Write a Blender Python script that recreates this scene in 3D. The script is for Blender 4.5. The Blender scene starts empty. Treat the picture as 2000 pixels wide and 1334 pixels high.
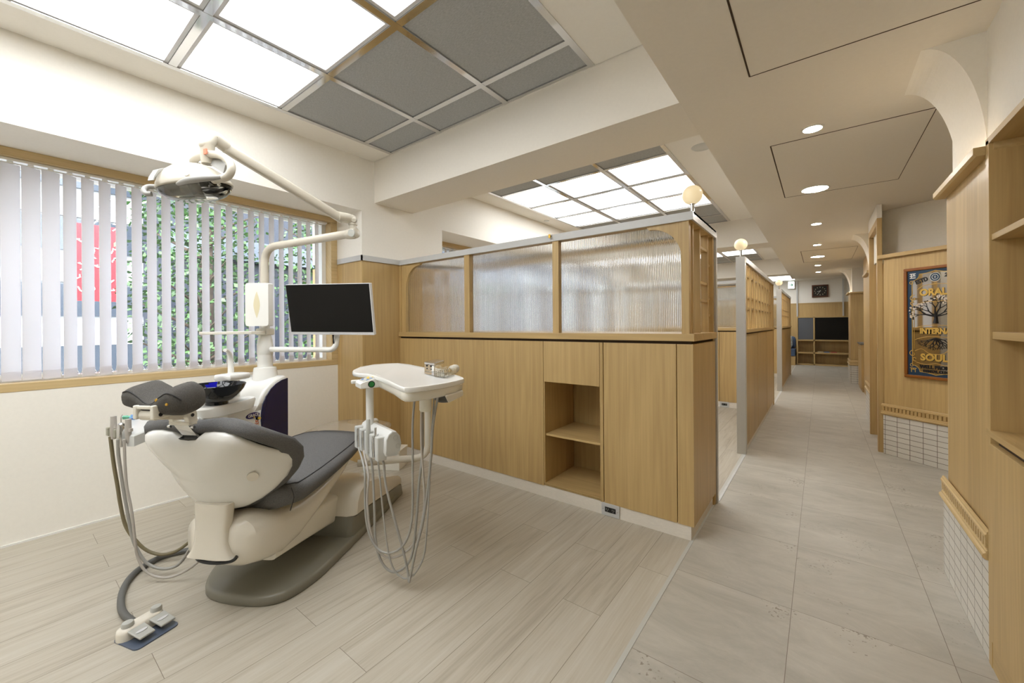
import bpy, bmesh, math, random
from mathutils import Matrix, Vector
random.seed(4)
C = bpy.context.scene.collection
PI = math.pi
# ------------------------------------------------------------------ camera numbers (metres; X right of the corridor axis, Y along it)
F, YAW, ROLL, EYE, CX, HY = 782.2, math.radians(37.59), math.radians(0.4), 1.25, 1000.0, 636.2
_s, _c = math.sin(YAW), math.cos(YAW)
FW, RT = (-_s, _c), (_c, _s)
def ray(u, v):
    a = (u-CX)/F; b = -(v-HY)/F
    c, s = math.cos(ROLL), math.sin(ROLL)
    a2 = a*c+b*s; b2 = -a*s+b*c
    return (FW[0]+a2*RT[0], FW[1]+a2*RT[1], b2)
def PX(u, v, X): r = ray(u, v); t = X/r[0]; return Vector((X, r[1]*t, EYE+r[2]*t))
def PY(u, v, Y): r = ray(u, v); t = Y/r[1]; return Vector((r[0]*t, Y, EYE+r[2]*t))
def PZ(u, v, Z=0.): r = ray(u, v); t = (Z-EYE)/r[2]; return Vector((r[0]*t, r[1]*t, Z))
def PD(u, v, d): r = ray(u, v); return Vector((r[0]*d, r[1]*d, EYE+r[2]*d))

# ------------------------------------------------------------------ materials
def lin(c):
    return tuple(((x/255.)/12.92 if x/255. <= .04045 else ((x/255.+.055)/1.055)**2.4) for x in c)+(1.,)
def newmat(name):
    m = bpy.data.materials.new(name); m.use_nodes = True
    return m, m.node_tree.nodes, m.node_tree.links, m.node_tree.nodes['Principled BSDF']
def plain(name, rgb, rough=.5, metal=0., **kw):
    m, n, l, b = newmat(name)
    b.inputs['Base Color'].default_value = lin(rgb); b.inputs['Roughness'].default_value = rough; b.inputs['Metallic'].default_value = metal
    for k, v in kw.items(): b.inputs[k.replace('_', ' ')].default_value = v
    return m
def emit(name, rgb, strength):
    m, n, l, b = newmat(name)
    b.inputs['Base Color'].default_value = (.8, .8, .8, 1)
    b.inputs['Emission Color'].default_value = lin(rgb); b.inputs['Emission Strength'].default_value = strength
    return m
def speckle(name, rgb, rough, scale, amt, bump=0., stretch=(1, 1, 1), detail=3.):
    m, n, l, b = newmat(name)
    tc = n.new('ShaderNodeTexCoord'); mp = n.new('ShaderNodeMapping'); mp.inputs['Scale'].default_value = stretch
    no = n.new('ShaderNodeTexNoise'); no.inputs['Scale'].default_value = scale; no.inputs['Detail'].default_value = detail
    l.new(tc.outputs['Object'], mp.inputs[0]); l.new(mp.outputs[0], no.inputs['Vector'])
    cr = n.new('ShaderNodeValToRGB'); a = lin(rgb)
    cr.color_ramp.elements[0].position = .3; cr.color_ramp.elements[1].position = .7
    cr.color_ramp.elements[0].color = tuple(x*(1-amt) for x in a[:3])+(1,); cr.color_ramp.elements[1].color = tuple(min(1, x*(1+amt)) for x in a[:3])+(1,)
    l.new(no.outputs['Fac'], cr.inputs[0]); l.new(cr.outputs[0], b.inputs['Base Color'])
    b.inputs['Roughness'].default_value = rough
    if bump:
        bp = n.new('ShaderNodeBump'); bp.inputs['Strength'].default_value = bump; bp.inputs['Distance'].default_value = .002
        l.new(no.outputs['Fac'], bp.inputs['Height']); l.new(bp.outputs[0], b.inputs['Normal'])
    return m
def oak(name, rgb=(189, 161, 109), axis='Z', board=.16, amt=.13, rough=.42):
    """veneer: fine grain stretched along one axis, cathedral waves, soft board-to-board change"""
    m, n, l, b = newmat(name)
    tc = n.new('ShaderNodeTexCoord')
    sep = n.new('ShaderNodeSeparateXYZ'); l.new(tc.outputs['Object'], sep.inputs[0])
    if axis == 'Z': along, q, r = 'Z', 'X', 'Y'
    elif axis == 'X': along, q, r = 'X', 'Y', 'Z'
    else: along, q, r = 'Y', 'X', 'Z'
    add = n.new('ShaderNodeMath'); add.operation = 'ADD'; l.new(sep.outputs[q], add.inputs[0]); l.new(sep.outputs[r], add.inputs[1])
    dv = n.new('ShaderNodeMath'); dv.operation = 'DIVIDE'; l.new(add.outputs[0], dv.inputs[0]); dv.inputs[1].default_value = board
    fl = n.new('ShaderNodeMath'); fl.operation = 'FLOOR'; l.new(dv.outputs[0], fl.inputs[0])
    wn = n.new('ShaderNodeTexWhiteNoise'); wn.noise_dimensions = '1D'; l.new(fl.outputs[0], wn.inputs['W'])
    cb = n.new('ShaderNodeCombineXYZ')
    l.new(add.outputs[0], cb.inputs[0]); l.new(sep.outputs[along], cb.inputs[2])
    off = n.new('ShaderNodeMath'); off.operation = 'MULTIPLY'; l.new(wn.outputs['Value'], off.inputs[0]); off.inputs[1].default_value = 9.
    l.new(off.outputs[0], cb.inputs[1])
    mp = n.new('ShaderNodeMapping'); mp.inputs['Scale'].default_value = (70, 1, 1.6); l.new(cb.outputs[0], mp.inputs[0])
    n1 = n.new('ShaderNodeTexNoise'); n1.inputs['Scale'].default_value = 1.; n1.inputs['Detail'].default_value = 5; n1.inputs['Roughness'].default_value = .6
    l.new(mp.outputs[0], n1.inputs['Vector'])
    mp2 = n.new('ShaderNodeMapping'); mp2.inputs['Scale'].default_value = (6, 1, .4); l.new(cb.outputs[0], mp2.inputs[0])
    n2 = n.new('ShaderNodeTexNoise'); n2.inputs['Scale'].default_value = 1.; n2.inputs['Detail'].default_value = 2; l.new(mp2.outputs[0], n2.inputs['Vector'])
    w = n.new('ShaderNodeMath'); w.operation = 'MULTIPLY'; w.inputs[1].default_value = 16.; l.new(n2.outputs['Fac'], w.inputs[0])
    pp = n.new('ShaderNodeMath'); pp.operation = 'PINGPONG'; pp.inputs[1].default_value = 1.; l.new(w.outputs[0], pp.inputs[0])
    mx = n.new('ShaderNodeMath'); mx.operation = 'MULTIPLY_ADD'; l.new(pp.outputs[0], mx.inputs[0]); mx.inputs[1].default_value = .22
    l.new(n1.outputs['Fac'], mx.inputs[2])
    mx2 = n.new('ShaderNodeMath'); mx2.operation = 'MULTIPLY_ADD'; l.new(wn.outputs['Value'], mx2.inputs[0]); mx2.inputs[1].default_value = .22
    l.new(mx.outputs[0], mx2.inputs[2])
    cr = n.new('ShaderNodeValToRGB'); a = lin(rgb)
    e = cr.color_ramp.elements
    e[0].position = .35; e[0].color = (a[0]*(1-amt*1.3), a[1]*(1-amt*1.6), a[2]*(1-amt*2), 1)
    e[1].position = 1.0; e[1].color = (a[0]*(1+amt), a[1]*(1+amt), a[2]*(1+amt*1.1), 1)
    l.new(mx2.outputs[0], cr.inputs[0]); l.new(cr.outputs[0], b.inputs['Base Color'])
    b.inputs['Roughness'].default_value = rough
    bp = n.new('ShaderNodeBump'); bp.inputs['Strength'].default_value = .06; bp.inputs['Distance'].default_value = .001
    l.new(n1.outputs['Fac'], bp.inputs['Height']); l.new(bp.outputs[0], b.inputs['Normal'])
    return m
def plank_floor(name):
    m, n, l, b = newmat(name)
    tc = n.new('ShaderNodeTexCoord'); mp = n.new('ShaderNodeMapping'); mp.inputs['Rotation'].default_value = (0, 0, PI/2); mp.inputs['Location'].default_value = (.37, .02, 0)
    l.new(tc.outputs['Object'], mp.inputs[0])
    br = n.new('ShaderNodeTexBrick'); br.inputs['Scale'].default_value = 1.; br.inputs['Brick Width'].default_value = 1.22; br.inputs['Row Height'].default_value = .184
    br.inputs['Mortar Size'].default_value = .0009; br.inputs['Mortar Smooth'].default_value = .0; br.offset = .37; br.inputs['Bias'].default_value = 0.
    br.inputs['Color1'].default_value = (0, 0, 0, 1); br.inputs['Color2'].default_value = (1, 1, 1, 1); br.inputs['Mortar'].default_value = (.5, .5, .5, 1)
    l.new(mp.outputs[0], br.inputs['Vector'])
    cm = n.new('ShaderNodeMapping'); cm.inputs['Scale'].default_value = (1.1, 17, 1)
    av = n.new('ShaderNodeVectorMath'); av.operation = 'ADD'; sc = n.new('ShaderNodeVectorMath'); sc.operation = 'SCALE'; sc.inputs['Scale'].default_value = 7.3
    l.new(br.outputs['Color'], sc.inputs[0]); l.new(sc.outputs[0], av.inputs[0]); l.new(mp.outputs[0], av.inputs[1]); l.new(av.outputs[0], cm.inputs[0])
    n1 = n.new('ShaderNodeTexNoise'); n1.inputs['Scale'].default_value = 1.6; n1.inputs['Detail'].default_value = 7; n1.inputs['Roughness'].default_value = .62; n1.inputs['Distortion'].default_value = .6
    l.new(cm.outputs[0], n1.inputs['Vector'])
    cm2 = n.new('ShaderNodeMapping'); cm2.inputs['Scale'].default_value = (4, 130, 1); l.new(av.outputs[0], cm2.inputs[0])
    n2 = n.new('ShaderNodeTexNoise'); n2.inputs['Scale'].default_value = 1.; n2.inputs['Detail'].default_value = 3; l.new(cm2.outputs[0], n2.inputs['Vector'])
    s1 = n.new('ShaderNodeMath'); s1.operation = 'MULTIPLY_ADD'; s1.inputs[1].default_value = .35; l.new(n2.outputs['Fac'], s1.inputs[0]); l.new(n1.outputs['Fac'], s1.inputs[2])
    s2 = n.new('ShaderNodeMath'); s2.operation = 'MULTIPLY_ADD'; s2.inputs[1].default_value = .10; l.new(br.outputs['Color'], s2.inputs[0]); l.new(s1.outputs[0], s2.inputs[2])
    cr = n.new('ShaderNodeValToRGB'); e = cr.color_ramp.elements
    e[0].position = .42; e[0].color = lin((160, 150, 135)); e[1].position = .98; e[1].color = lin((194, 188, 175))
    x = cr.color_ramp.elements.new(.68); x.color = lin((182, 174, 158))
    l.new(s2.outputs[0], cr.inputs[0])
    mix = n.new('ShaderNodeMixRGB'); l.new(br.outputs['Fac'], mix.inputs[0]); l.new(cr.outputs[0], mix.inputs[1]); mix.inputs[2].default_value = lin((120, 108, 95))
    l.new(mix.outputs[0], b.inputs['Base Color']); b.inputs['Roughness'].default_value = .48; b.inputs['Specular IOR Level'].default_value = .35
    bp = n.new('ShaderNodeBump'); bp.inputs['Strength'].default_value = .08; bp.inputs['Distance'].default_value = .001; l.new(s1.outputs[0], bp.inputs['Height']); l.new(bp.outputs[0], b.inputs['Normal'])
    return m
def stone_floor(name):
    m, n, l, b = newmat(name)
    tc = n.new('ShaderNodeTexCoord'); mp = n.new('ShaderNodeMapping'); mp.inputs['Location'].default_value = (.594+.489*3, -1.507+.625*4, 0)
    l.new(tc.outputs['Object'], mp.inputs[0])
    br = n.new('ShaderNodeTexBrick'); br.inputs['Scale'].default_value = 1.; br.inputs['Brick Width'].default_value = .4885; br.inputs['Row Height'].default_value = .625
    br.offset = 0.; br.inputs['Mortar Size'].default_value = .0011; br.inputs['Mortar Smooth'].default_value = 0.
    br.inputs['Color1'].default_value = (0, 0, 0, 1); br.inputs['Color2'].default_value = (1, 1, 1, 1); br.inputs['Mortar'].default_value = (.5, .5, .5, 1)
    l.new(mp.outputs[0], br.inputs['Vector'])
    sc = n.new('ShaderNodeVectorMath'); sc.operation = 'SCALE'; sc.inputs['Scale'].default_value = 5.
    av = n.new('ShaderNodeVectorMath'); av.operation = 'ADD'; l.new(br.outputs['Color'], sc.inputs[0]); l.new(sc.outputs[0], av.inputs[0]); l.new(mp.outputs[0], av.inputs[1])
    n1 = n.new('ShaderNodeTexNoise'); n1.inputs['Scale'].default_value = 2.6; n1.inputs['Detail'].default_value = 9; n1.inputs['Roughness'].default_value = .72; n1.inputs['Distortion'].default_value = .5
    st = n.new('ShaderNodeMapping'); st.inputs['Scale'].default_value = (1, 2.4, 1); st.inputs['Rotation'].default_value = (0, 0, .3); l.new(av.outputs[0], st.inputs[0]); l.new(st.outputs[0], n1.inputs['Vector'])
    n2 = n.new('ShaderNodeTexNoise'); n2.inputs['Scale'].default_value = 75.; n2.inputs['Detail'].default_value = 2; l.new(av.outputs[0], n2.inputs['Vector'])
    n3 = n.new('ShaderNodeTexNoise'); n3.inputs['Scale'].default_value = 4.; n3.inputs['Detail'].default_value = 2; l.new(av.outputs[0], n3.inputs['Vector'])
    cr = n.new('ShaderNodeValToRGB'); e = cr.color_ramp.elements
    e[0].position = .28; e[0].color = lin((160, 155, 144)); e[1].position = .75; e[1].color = lin((194, 189, 178))
    l.new(n1.outputs['Fac'], cr.inputs[0])
    pit = n.new('ShaderNodeMath'); pit.operation = 'MULTIPLY'; l.new(n2.outputs['Fac'], pit.inputs[0]); l.new(n3.outputs['Fac'], pit.inputs[1])
    pr = n.new('ShaderNodeValToRGB'); pr.color_ramp.elements[0].position = .405; pr.color_ramp.elements[0].color = (0, 0, 0, 1); pr.color_ramp.elements[1].position = .455; pr.color_ramp.elements[1].color = (1, 1, 1, 1)
    l.new(pit.outputs[0], pr.inputs[0])
    mix0 = n.new('ShaderNodeMixRGB'); l.new(pr.outputs[0], mix0.inputs[0]); l.new(cr.outputs[0], mix0.inputs[1]); mix0.inputs[2].default_value = lin((140, 131, 118))
    mix = n.new('ShaderNodeMixRGB'); l.new(br.outputs['Fac'], mix.inputs[0]); l.new(mix0.outputs[0], mix.inputs[1]); mix.inputs[2].default_value = lin((120, 110, 98))
    l.new(mix.outputs[0], b.inputs['Base Color']); b.inputs['Roughness'].default_value = .45; b.inputs['Specular IOR Level'].default_value = .4
    return m
def wall_tiles(name, horizontal='Y', w=.1, h=.0465, x0=0.):
    m, n, l, b = newmat(name)
    tc = n.new('ShaderNodeTexCoord'); sep = n.new('ShaderNodeSeparateXYZ'); l.new(tc.outputs['Object'], sep.inputs[0])
    cb = n.new('ShaderNodeCombineXYZ'); sm = n.new('ShaderNodeMath'); sm.operation = 'ADD'; l.new(sep.outputs['X'], sm.inputs[0]); l.new(sep.outputs['Y'], sm.inputs[1]); l.new(sm.outputs[0], cb.inputs[0]); l.new(sep.outputs['Z'], cb.inputs[1])
    mp = n.new('ShaderNodeMapping'); mp.inputs['Location'].default_value = (x0, .0, 0); l.new(cb.outputs[0], mp.inputs[0])
    br = n.new('ShaderNodeTexBrick'); br.inputs['Scale'].default_value = 1.; br.inputs['Brick Width'].default_value = w; br.inputs['Row Height'].default_value = h; br.offset = 0.
    br.inputs['Mortar Size'].default_value = .0021; br.inputs['Mortar Smooth'].default_value = .1
    br.inputs['Color1'].default_value = lin((222, 218, 209)); br.inputs['Color2'].default_value = lin((212, 208, 199)); br.inputs['Mortar'].default_value = lin((112, 100, 84))
    l.new(mp.outputs[0], br.inputs['Vector']); l.new(br.outputs['Color'], b.inputs['Base Color']); b.inputs['Roughness'].default_value = .3
    bp = n.new('ShaderNodeBump'); bp.invert = True; bp.inputs['Strength'].default_value = .5; bp.inputs['Distance'].default_value = .002
    l.new(br.outputs['Fac'], bp.inputs['Height']); l.new(bp.outputs[0], b.inputs['Normal'])
    return m
def glassmat(name, rgb=(250, 252, 252), rough=0., ior=1.45):
    m, n, l, b = newmat(name)
    b.inputs['Base Color'].default_value = lin(rgb); b.inputs['Roughness'].default_value = rough
    b.inputs['Transmission Weight'].default_value = 1.; b.inputs['IOR'].default_value = ior
    return m
def sheer(name, rgb, clear, rough=.15):
    """thin clear film: mostly transparent with a glossy coat"""
    m, n, l, b = newmat(name); b.inputs['Base Color'].default_value = lin(rgb); b.inputs['Roughness'].default_value = rough; b.inputs['Alpha'].default_value = 1-clear
    return m

M = dict(
 paint=speckle('wall_paint', (242, 238, 229), .75, 60, .012), ceil=speckle('ceiling_paint', (240, 236, 228), .8, 60, .01), beampaint=speckle('soffit_paint', (232, 226, 215), .8, 50, .012),
 floorw=plank_floor('wood_plank_vinyl'), floort=stone_floor('grey_stone_tile'),
 oak=oak('oak_veneer'), oakx=oak('oak_veneer_lengthwise', axis='X'), oaky=oak('oak_veneer_along', axis='Y'), oakd=oak('oak_inside', (176, 150, 100)),
 oakedge=oak('oak_trim', (198, 172, 122), axis='Y', amt=.09), oakframe=oak('window_oak', (200, 176, 130), axis='Y', amt=.1),
 gap=plain('shadow_gap', (66, 50, 32), .8), kick=speckle('cream_plinth', (226, 219, 207), .6, 40, .05, stretch=(1, 1, 8)),
 steel=speckle('brushed_steel', (196, 196, 194), .3, 30, .05, stretch=(1, 1, 40)), chrome=plain('chrome', (214, 214, 214), .1, 1.), brass=plain('brass', (202, 164, 78), .25, 1.),
 tilex=wall_tiles('white_stack_tiles', 'Y', .1, .0465, .0), tiled=wall_tiles('white_stack_tiles_angled', 'X', .1, .0465, -.02),
 cream=plain('cream_plastic', (229, 223, 210), .18), ivory=plain('ivory_plastic', (233, 229, 217), .25), white=plain('white_plastic', (238, 237, 232), .2), pale=plain('pale_grey_plastic', (206, 207, 203), .3),
 warmgrey=plain('warm_grey_base', (128, 125, 112), .22), lightgrey=plain('light_grey_plastic', (186, 186, 180), .3), taupe=plain('taupe_plastic', (160, 157, 141), .35),
 fabric=speckle('charcoal_fabric', (99, 98, 97), .85, 420, .34, bump=.25), fabricd=speckle('dark_fabric', (80, 77, 73), .88, 420, .34, bump=.25), thread=plain('dark_seam', (52, 51, 52), .8),
 navy=plain('navy_panel', (14, 17, 66), .25), badge=plain('badge_blue', (38, 26, 104), .3), black=plain('black_plastic', (18, 18, 19), .35), bowl=plain('black_glass_bowl', (24, 26, 30), .05), rubber=plain('grey_rubber', (98, 98, 95), .55),
 hose=plain('grey_hose', (160, 158, 152), .4), hosed=plain('olive_hose', (124, 114, 86), .45), hosel=plain('pale_hose', (180, 174, 166), .4),
 screen=plain('dark_screen', (10, 9, 8), .3, Specular_IOR_Level=.25), silver=plain('silver_plastic', (214, 214, 216), .3), blue=plain('blue_film', (34, 32, 190), .2), green=plain('green_button', (36, 120, 58), .3),
 mint=plain('mint_key', (120, 196, 166), .4), yellow=plain('yellow_key', (232, 196, 70), .4), sky=plain('blue_key', (110, 150, 205), .4), orange=plain('orange_ink', (206, 92, 32), .5), ink=plain('white_ink', (232, 232, 228), .5),
 slat=None, glass=glassmat('clear_glass'), acrylic=glassmat('clear_acrylic', (252, 251, 246), .01, 1.42), reed=glassmat('reeded_glass', (254, 255, 255), .1, 1.4),
 film=sheer('clear_vinyl', (178, 166, 148), .6), acoustic=speckle('grey_acoustic_cloth', (172, 174, 174), .9, 420, .2, stretch=(.15, 1, 1)), panel=emit('lit_diffuser', (250, 253, 255), 3.8), disc=emit('downlight_glow', (255, 249, 240), 88.),
 globe=None, exit=emit('lit_sign', (236, 250, 246), 1.7), strip=emit('warm_led', (255, 232, 196), 9.), cloth=speckle('speaker_cloth', (94, 96, 100), .9, 200, .2), clockwood=plain('dark_red_wood', (92, 50, 28), .4), dial=plain('clock_face', (38, 36, 32), .4),
 gold=plain('gold_leaf', (214, 176, 88), .35, .25), artink=plain('black_ink', (26, 24, 26), .45), posterblue=plain('deep_blue_border', (30, 58, 84), .35), mirror=plain('mirror', (206, 200, 188), .04, 1.), posterwood=plain('red_brown_frame', (140, 84, 30), .35), petal=plain('pale_petals', (206, 194, 180), .5),
 benchblue=speckle('blue_upholstery', (70, 88, 116), .8, 200, .15), leaf=speckle('tree_leaves', (58, 92, 44), .5, 3, .6), bark=plain('tree_bark', (70, 58, 46), .9), concrete=speckle('facade', (140, 144, 148), .8, 4, .06), facadedark=plain('facade_glass', (62, 70, 80), .2), navyfacade=plain('dark_blue_facade', (22, 29, 42), .5), red=plain('red_banner', (176, 22, 32), .5), whiteink=plain('banner_white', (240, 236, 236), .5), street=plain('pavement', (150, 148, 144), .9),
 paperred=plain('book_red', (170, 70, 66), .6), paperblue=plain('book_blue', (92, 120, 170), .6), papercream=plain('book_cream', (212, 204, 176), .6), pattern=speckle('patterned_cushion', (170, 176, 176), .8, 24, .5),
)
def slatmat():
    m, n, l, b = newmat('blind_fabric')
    b.inputs['Base Color'].default_value = lin((246, 244, 244)); b.inputs['Roughness'].default_value = .8
    tr = n.new('ShaderNodeBsdfTranslucent'); tr.inputs['Color'].default_value = lin((244, 243, 246))
    mx = n.new('ShaderNodeMixShader'); mx.inputs[0].default_value = .6
    out = n['Material Output']; l.new(b.outputs[0], mx.inputs[1]); l.new(tr.outputs[0], mx.inputs[2]); l.new(mx.outputs[0], out.inputs['Surface'])
    return m
M['slat'] = slatmat()
def globemat():
    m, n, l, b = newmat('opal_globe')
    b.inputs['Base Color'].default_value = lin((222, 206, 172)); b.inputs['Roughness'].default_value = .3
    b.inputs['Emission Color'].default_value = lin((255, 234, 190)); b.inputs['Emission Strength'].default_value = .28
    return m
M['globe'] = globemat()
M['block'] = plain('block_white', (220, 220, 217), .3)

# ------------------------------------------------------------------ mesh helper
class MB:
    def __init__(s, frame=None): s.v = []; s.f = []; s.fr = frame     # frame: Matrix applied to every vertex
    def add(s, vs, fs):
        o = len(s.v)
        s.v += [Vector(v) if s.fr is None else s.fr @ Vector(v) for v in vs]; s.f += [tuple(i+o for i in f) for f in fs]; return s
    def box(s, x0, x1, y0, y1, z0, z1, T=None):
        vs = [Vector((x, y, z)) for z in (z0, z1) for y in (y0, y1) for x in (x0, x1)]
        if T: vs = [T @ v for v in vs]
        return s.add(vs, [(0, 2, 3, 1), (4, 5, 7, 6), (0, 1, 5, 4), (2, 6, 7, 3), (0, 4, 6, 2), (1, 3, 7, 5)])
    def loft(s, secs, cap=True, closed=False):
        n = len(secs[0]); vs = [p for q in secs for p in q]; fs = []
        m = len(secs)
        for i in range(m if closed else m-1):
            j = (i+1) % m
            for k in range(n):
                fs.append((i*n+k, i*n+(k+1) % n, j*n+(k+1) % n, j*n+k))
        if cap and not closed: fs += [tuple(range(n-1, -1, -1)), tuple((m-1)*n+k for k in range(n))]
        return s.add(vs, fs)
    def prism(s, poly, vec):
        a = [Vector(p) for p in poly]; return s.loft([a, [p+Vector(vec) for p in a]])
    def tube(s, pts, r, n=10, taper=None):
        pts = [Vector(p) for p in pts]; secs = []; up = None
        for i, p in enumerate(pts):
            t = (pts[min(i+1, len(pts)-1)]-pts[max(i-1, 0)]).normalized()
            if up is None: up = Vector((0, 0, 1)) if abs(t.z) < .9 else Vector((1, 0, 0))
            a = (up-t*up.dot(t)); a = a.normalized() if a.length > 1e-6 else t.orthogonal().normalized()
            up = a; bb = t.cross(a); rr = (taper[i] if taper else r)
            secs.append([p+(a*math.cos(2*PI*k/n)+bb*math.sin(2*PI*k/n))*rr for k in range(n)])
        return s.loft(secs)
    def cyl(s, p0, p1, r, r1=None, n=20): return s.tube([p0, p1], r, n, [r, r if r1 is None else r1])
    def lathe(s, prof, c, ax=(0, 0, 1), n=24):
        ax = Vector(ax).normalized(); a = ax.orthogonal().normalized(); b = ax.cross(a); c = Vector(c)
        return s.loft([[c+ax*z+(a*math.cos(2*PI*k/n)+b*math.sin(2*PI*k/n))*max(r, 1e-4) for k in range(n)] for r, z in prof])
    def sphere(s, c, r, n=24, sz=1.): return s.lathe([(r*math.sin(PI*i/14), -r*sz*math.cos(PI*i/14)) for i in range(15)], c, n=n)
    def build(s, name, mat, parent=None, smooth=False, bevel=0., seg=2, sub=0, auto=40):
        me = bpy.data.meshes.new(name)
        inv = None
        root = parent
        while root is not None and root.parent is not None: root = root.parent
        if root is not None: inv = root.matrix_basis.inverted()
        me.from_pydata([tuple(inv @ v) if inv else tuple(v) for v in s.v], [], s.f)
        bm = bmesh.new(); bm.from_mesh(me); bmesh.ops.recalc_face_normals(bm, faces=bm.faces); bm.to_mesh(me); bm.free()
        o = bpy.data.objects.new(name, me); C.objects.link(o)
        if mat is not None: me.materials.append(M[mat] if isinstance(mat, str) else mat)
        if parent is not None: o.parent = parent
        if bevel:
            md = o.modifiers.new('bevel', 'BEVEL'); md.width = bevel; md.segments = seg; md.limit_method = 'ANGLE'; md.angle_limit = math.radians(35)
        if sub: md = o.modifiers.new('sub', 'SUBSURF'); md.levels = sub; md.render_levels = sub
        if smooth:
            for p in me.polygons: p.use_smooth = True
            if auto:
                me.set_sharp_from_angle(angle=math.radians(auto))
        return o
def tag(o, label, cat, group=None, kind=None):
    o['label'] = label; o['category'] = cat
    if group: o['group'] = group
    o['kind'] = kind or 'thing'
    return o
def thing(name, label, cat, loc=(0, 0, 0), rz=0., group=None):
    o = bpy.data.objects.new(name, None); C.objects.link(o); o.empty_display_size = .1
    o.location = loc; o.rotation_euler = (0, 0, rz)
    o.matrix_basis = Matrix.Translation(Vector(loc)) @ Matrix.Rotation(rz, 4, 'Z')
    return tag(o, label, cat, group)
def part(name, mb, mat, parent, label=None, **kw):
    o = mb.build(name, mat, parent, **kw)
    if label: o['label'] = label
    return o
def struct(name, mb, mat, label=None, cat=None, **kw):
    o = mb.build(name, mat, **kw); o['kind'] = 'structure'
    if label: o['label'] = label
    if cat: o['category'] = cat
    return o
def B(*a, **k): return MB().box(*a, **k)
def curve(pts, n=8):
    """smooth path through the points"""
    P = [Vector(p) for p in pts]; out = []
    for i in range(len(P)-1):
        a, b, c, d = P[max(i-1, 0)], P[i], P[i+1], P[min(i+2, len(P)-1)]
        for k in range(n):
            t = k/n
            out.append(.5*((2*b)+(c-a)*t+(2*a-5*b+4*c-d)*t*t+(3*b-a-3*c+d)*t**3))
    return out+[P[-1]]
def bend(p0, p1, p2, r, n=8):
    """corner p1 rounded with radius r"""
    p0, p1, p2 = Vector(p0), Vector(p1), Vector(p2); a = (p0-p1).normalized(); b = (p2-p1).normalized()
    ang = a.angle(b); d = r/math.tan(ang/2)
    s, e = p1+a*d, p1+b*d
    out = []
    for k in range(n+1):
        t = k/n; out.append((1-t)**2*s+2*t*(1-t)*p1+t*t*e)
    return out
def sell(hw, hh, n=3., N=32):
    out = []
    for k in range(N):
        t = 2*PI*k/N; c, s = math.cos(t), math.sin(t)
        out.append((hw*math.copysign(abs(c)**(2/n), c), hh*math.copysign(abs(s)**(2/n), s)))
    return out
def rrect(w, h, r, n=5):
    out = []
    for cx, cy, a0 in ((w/2-r, h/2-r, 0), (-w/2+r, h/2-r, PI/2), (-w/2+r, -h/2+r, PI), (w/2-r, -h/2+r, 3*PI/2)):
        for k in range(n+1): a = a0+PI/2*k/n; out.append((cx+r*math.cos(a), cy+r*math.sin(a)))
    return out
def lettering(name, txt, size, mat, parent, Tm, depth=.0006, align='CENTER', bold=0., sx=1.):
    cu = bpy.data.curves.new(name, 'FONT'); cu.body = txt; cu.size = size; cu.extrude = depth; cu.align_x = align; cu.align_y = 'CENTER'; cu.offset = bold; cu.resolution_u = 3
    t = bpy.data.objects.new(name+'_tmp', cu); C.objects.link(t)
    bpy.context.view_layer.update()
    me = bpy.data.meshes.new_from_object(t.evaluated_get(bpy.context.evaluated_depsgraph_get()))
    bpy.data.objects.remove(t); me.name = name
    me.transform(Tm @ Matrix.Diagonal((sx, 1, 1, 1)))
    o = bpy.data.objects.new(name, me); C.objects.link(o); me.materials.clear(); me.materials.append(M[mat])
    if parent: o.parent = parent
    return o

# ================================================================== ROOM SHELL
XW, XP, XS = -3.711, -3.285, -.573       # recessed window wall, pier face, corridor line
ZB, ZC, ZS = 2.40, 2.78, 2.40            # beam underside, bay ceiling, corridor soffit
PITCH = 4.47
struct('floor', B(-4.0, -.603, -2.2, 15.4, -.06, 0), 'floorw', 'pale wood plank floor of the treatment bays')
struct('floor', B(-.585, 3.2, -2.2, 15.4, -.06, 0), 'floort', 'grey stone tile floor of the corridor')
struct('trim_1', B(-.603, -.585, -2.2, 15.4, -.06, .002), 'lightgrey', 'thin grey strip between wood and tile floor')
bays = [(-2.2, 2.047), (3.02, 6.52), (7.5, 11.0)]       # window recess from .. to
w = MB()
w.box(XW-.2, XW, -2.2, 2.047, -.06, .885)
for a, b in bays[1:]: w.box(XW-.2, XW, a, b, -.06, .885)
w.box(-4.2, XP, -2.2, 15.3, 2.303, 2.9)
for a, b in ((2.047, 3.02), (6.52, 7.5), (11.0, 15.3)): w.box(-4.2, XP, a, b, 1.897 if a < 3 else -.06, 2.303)
struct('wall_left', w, 'paint', 'cream window wall with deep recessed window bays')
struct('baseboard_left', B(XW, XW+.008, -2.2, 2.04, 0, .012), 'white', 'thin white skirting line under the near window')
struct('wall_back', B(-4.2, 3.2, -2.4, -2.2, -.06, 2.9), 'paint', 'cream wall behind the viewer')
struct('wall_far', B(-4.2, 3.2, 15.3, 15.5, -.06, 2.9), 'paint', 'cream far wall above the waiting area panelling')
struct('wall_right', B(3.2, 3.4, -2.4, 15.5, -.06, 2.9), 'paint', 'cream wall closing the right side')
# wood clad pier beside the near window
pm = MB(); pm.box(-4.2, XP, 2.047, 3.02, -.06, 1.852)
struct('wall_pier', pm, 'oak', 'oak clad pier between the near window and the partition')
st = MB(); st.box(XW+.02, XP+.012, 2.035, 2.047, 1.852, 1.9); st.box(XP, XP+.012, 2.035, 2.453, 1.852, 1.9)
struct('trim_2', st, 'steel', 'brushed steel band capping the oak clad pier')
# beams
bm_ = MB()
for k in range(3): bm_.box(XP-.02, XS-.0005, 2.18+k*4.51, 2.622+k*4.51, ZB, 2.9)
struct('ceiling_beam', bm_, 'beampaint', 'cream ceiling beams crossing the treatment bays')
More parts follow.
